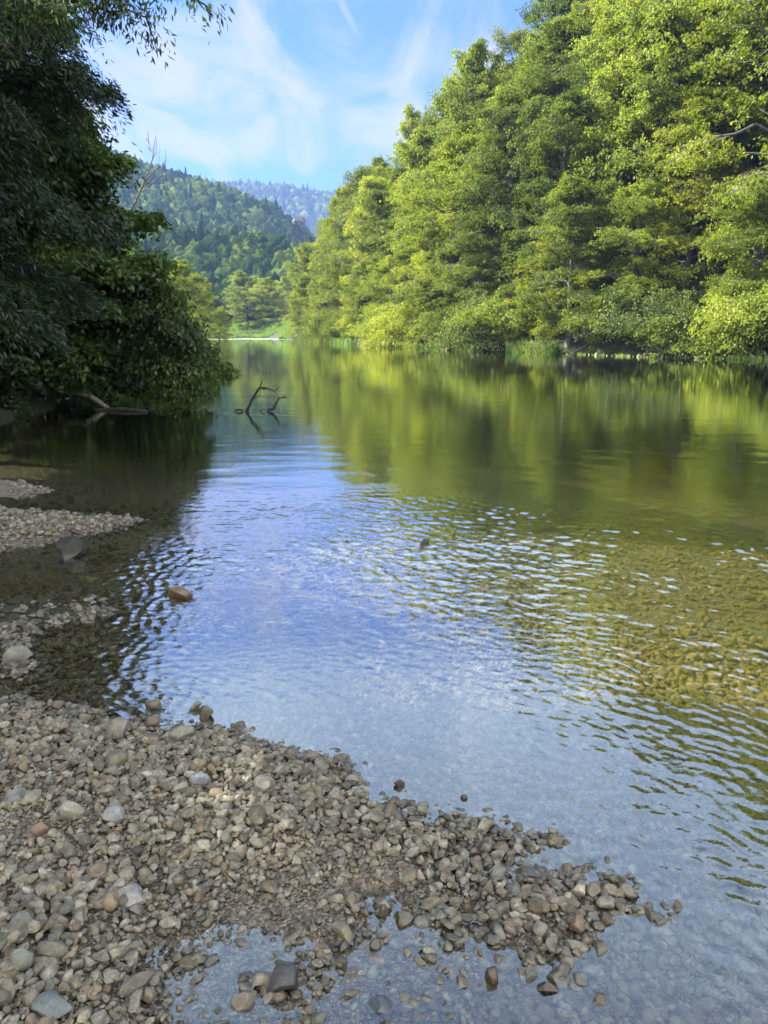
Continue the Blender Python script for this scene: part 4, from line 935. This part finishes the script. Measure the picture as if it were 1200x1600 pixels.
# ---------------------------------------------------------------- snags, log, twigs
def wood_obj(name, label, cat, parts, mat, origin):
    """parts: list of (part name or None, [(points, radii)...])"""
    o0 = np.array(origin, float); root = None
    for nm, pths in parts:
        v, f = tubes([(np.array(P, float) - o0, np.array(r, float)) for P, r in pths], 8)
        if root is None: root = link(name, mesh_np(name, v, f, mat, True), label=label, cat=cat); root.location = o0
        else: link(nm, mesh_np(name + '_' + nm, v, f, mat, True), root)
    return root
D = 16.1
def S(px, py, dy=0): return at_dist(px, py, D + dy)
def thick(pts, r):
    """resample with a slight natural waver"""
    P = np.array(pts); L_ = np.concatenate([[0], np.cumsum(np.linalg.norm(np.diff(P, axis=0), axis=1))]); s = np.linspace(0, L_[-1], len(pts) * 4)
    Q = np.stack([np.interp(s, L_, P[:, c]) for c in range(3)], 1); gg = np.random.default_rng(int(abs(P[0, 0] * 1000)))
    Q[1:-1] += gg.normal(size=(len(Q) - 2, 3)) * .006; return Q, np.interp(s, L_, r) * (1 + gg.normal(size=len(s)) * .06)
under = S(384, 655); under[2] = -.3
wood_obj('snag', 'black forked dead branch standing out of the river, left and taller of the two', 'branch', [
    (None, [thick([under, S(385, 643), S(394, 625), S(405, 606)], [.035, .035, .03, .024])]),
    ('twig', [thick([S(405, 606), S(408, 600), S(411, 593)], [.016, .011, .005])]),
    ('twig', [thick([S(405, 606), S(415, 606.5), S(430, 611), S(434, 608), S(437.5, 603)], [.022, .017, .011, .009, .005])]),
    ('twig', [thick([S(407, 609), S(406, 616), S(402, 621), S(397, 625)], [.010, .009, .008, .006])]),
    ('twig', [thick([S(411, 608), S(415, 609)], [.011, .005]), thick([S(408, 606), S(411, 603.5)], [.011, .004])])], M['dead_wood'], under)
under = S(410, 655); under[2] = -.3
wood_obj('snag', 'black crooked dead branch standing out of the river, right and lower of the two', 'branch', [
    (None, [thick([under, S(416, 643.5), S(428, 637), S(432, 630), S(435.5, 622), S(448, 621)], [.03, .03, .028, .022, .017, .012])]),
    ('twig', [thick([S(442, 621), S(446.5, 616.5)], [.008, .004])])], M['dead_wood'], under)
u2 = S(400, 650); u2[2] = -.2
wood_obj('twig', 'thin black twig poking from the water between the two dead branches', 'twig', [(None, [thick([u2, S(402, 645.5), S(410, 641), S(414.5, 638.5)], [.01, .01, .008, .004])])], M['dead_wood'], u2)
u3 = S(378, 650, .1); u3[2] = -.2
wood_obj('driftwood', 'low black piece of driftwood left of the dead branches', 'driftwood', [(None, [thick([S(366, 641.5), S(371, 640), S(377, 640), S(380, 643), u3], [.008, .018, .02, .018, .015])])], M['dead_wood'], S(377, 641))
a0 = at_dist(-40, 566, 17.6); a1 = at_dist(40, 590, 17.2); a2 = at_dist(90, 607, 17.0); a3 = at_dist(140, 617, 16.9); a4 = at_dist(172, 621, 16.8); a4[2] = -.06
wood_obj('fallen_log', 'pale fallen trunk sloping from the left bank down into the dark water', 'log', [
    (None, [thick([a0, a1, a2, a3, a4], [.10, .085, .07, .055, .045])]),
    ('branch', [thick([a1, at_dist(60, 601, 16.8), at_dist(78, 608, 16.6)], [.035, .025, .012])]),
    ('branch', [thick([a2, at_dist(100, 596, 17.2), at_dist(118, 590, 17.4)], [.02, .014, .006])])], M['pale_wood'], a0)
l0 = at_dist(150, 629, 16.4); l0[2] = .0
wood_obj('sunken_log', 'black log barely above the dark water beyond the pale fallen trunk', 'log', [(None, [thick([l0, [*at_dist(195, 628, 16.2)[:2], .03], [*at_dist(228, 629, 16.0)[:2], .01]], [.04, .05, .03])])], M['dead_wood'], l0)
# bare twigs above the left bank trees
tw = []; g = np.random.default_rng(9); r0_ = at_dist(205, 330, 19); stem = [r0_, at_dist(225, 285, 19), at_dist(238, 250, 19), at_dist(243, 214, 19)]
tw.append(thick(stem, [.03, .022, .015, .005]))
for px0, py0, px1, py1, px2, py2 in ((230, 272, 248, 262, 250, 222), (226, 282, 252, 258, 262, 246), (240, 240, 232, 225, 231, 203), (235, 255, 245, 236, 244, 208), (238, 285, 258, 270, 259, 232), (222, 300, 258, 268, 262, 300), (258, 300, 270, 305, 279, 296), (255, 290, 263, 310, 274, 314), (215, 300, 200, 270, 196, 240)):
    tw.append(thick([at_dist(px0, py0, 19), at_dist(px1, py1, 19 + g.normal() * .3), at_dist(px2, py2, 19 + g.normal() * .4)], [.012, .008, .003]))
gb = base_at(90, 19.5); tw.append(thick([gb, at_dist(150, 430, 19.3), r0_], [.06, .05, .03]))
wood_obj('dead_tree', 'bare grey twigs of a dead tree sticking out above the left bank crowns', 'tree', [(None, tw)], M['pale_wood'], gb)

# grey limestone crag on the shoulder of the big hill
def crag():
    m, N, L, out = node_mat('limestone')
    tc = mk(N, 'ShaderNodeTexCoord'); mp = mk(N, 'ShaderNodeMapping'); mp.inputs['Scale'].default_value = (1, 1, 2.2); L.new(tc.outputs['Object'], mp.inputs[0])
    nz = mk(N, 'ShaderNodeTexNoise', Scale=.12, Detail=6.0); L.new(mp.outputs[0], nz.inputs[0])
    r = ramp(N, [(.3, (.07, .07, .06)), (.5, (.15, .145, .13)), (.7, (.24, .23, .2))]); L.new(nz.outputs[0], r.inputs[0])
    p = mk(N, 'ShaderNodeBsdfPrincipled', Roughness=.9); L.new(r.outputs[0], p.inputs[0]); L.new(p.outputs[0], out.inputs[0])
    for i, (px, py, w, h, sd, lb) in enumerate([(462, 346, 13, 9, 71, 'grey limestone cliff on the shoulder of the big hill')]):
        Y = 690 if i == 0 else 660
        c = at_dist(px, py + 6, Y); V, F = stone_shape(4, sd, 1.2); V = V * np.array([w / 1200 * Y, 22, h / 1200 * Y * 1.6 / .6])
        V[:, 0] += fbm(V[:, 2] * .2, V[:, 1] * .1, 3, 5) * 6; o = link('rock_outcrop', mesh_np('crag', V, F, m, False), label=lb, cat='cliff'); o.location = c
crag()

def far_rock(px, py, w, h, sd, lab):
    x, y = gnd(px, py, 0.); V, F = stone_shape(4, sd, 1.1); r = w / 1200 * y / 2
    o = link('bank_rock', mesh_np('bank_rock', V * np.array([r, r * .8, h / 1200 * y * .9]), F, M['bank_rock'], False), label=lab, cat='rock'); o.location = (x, y, .05)
M['bank_rock'] = stone_mat('bank_rock', [(0, (.20, .13, .085)), (1, (.22, .15, .10))], .4)
far_rock(1012, 556, 22, 10, 81, 'brown rock on the far waterline under the shrubs near the right edge')
far_rock(700, 547.5, 12, 5, 82, 'pale brown rock on the far waterline left of the reeds')
far_rock(1092, 560, 16, 6, 83, 'small dark brown rock on the far waterline nearest the right edge')
t0_ = gnd(905, 554); wood_obj('bank_branch', 'dark bare branch slanting from the far bank into the water right of the reeds', 'branch', [(None, [thick([(t0_[0] + 1.6, t0_[1] + 1.4, 1.3), (t0_[0] + .5, t0_[1] + .2, .6), (t0_[0] - .9, t0_[1] - .9, -.05)], [.09, .07, .03])])], M['dead_wood'], (t0_[0], t0_[1], .3))

# ---------------------------------------------------------------- haze
def haze():
    m, N, L, out = node_mat('valley_haze')
    pv = mk(N, 'ShaderNodeVolumePrincipled', Density=.00022, Anisotropy=.0); pv.inputs['Color'].default_value = (.25, .38, .86, 1)
    L.new(pv.outputs[0], out.inputs['Volume'])
    x0, x1, y0, y1, z0, z1 = -1500, 900, -90, 2700, -6, 560
    V = [(x0, y0, z0), (x1, y0, z0), (x1, y1, z0), (x0, y1, z0), (x0, y0, z1), (x1, y0, z1), (x1, y1, z1), (x0, y1, z1)]
    F = [(0, 3, 2, 1), (4, 5, 6, 7), (0, 1, 5, 4), (1, 2, 6, 5), (2, 3, 7, 6), (3, 0, 4, 7)]
    link('haze', mesh_np('haze', V, np.array(F), m), label='thin blue haze filling the valley', cat='haze', kind='stuff')
haze()
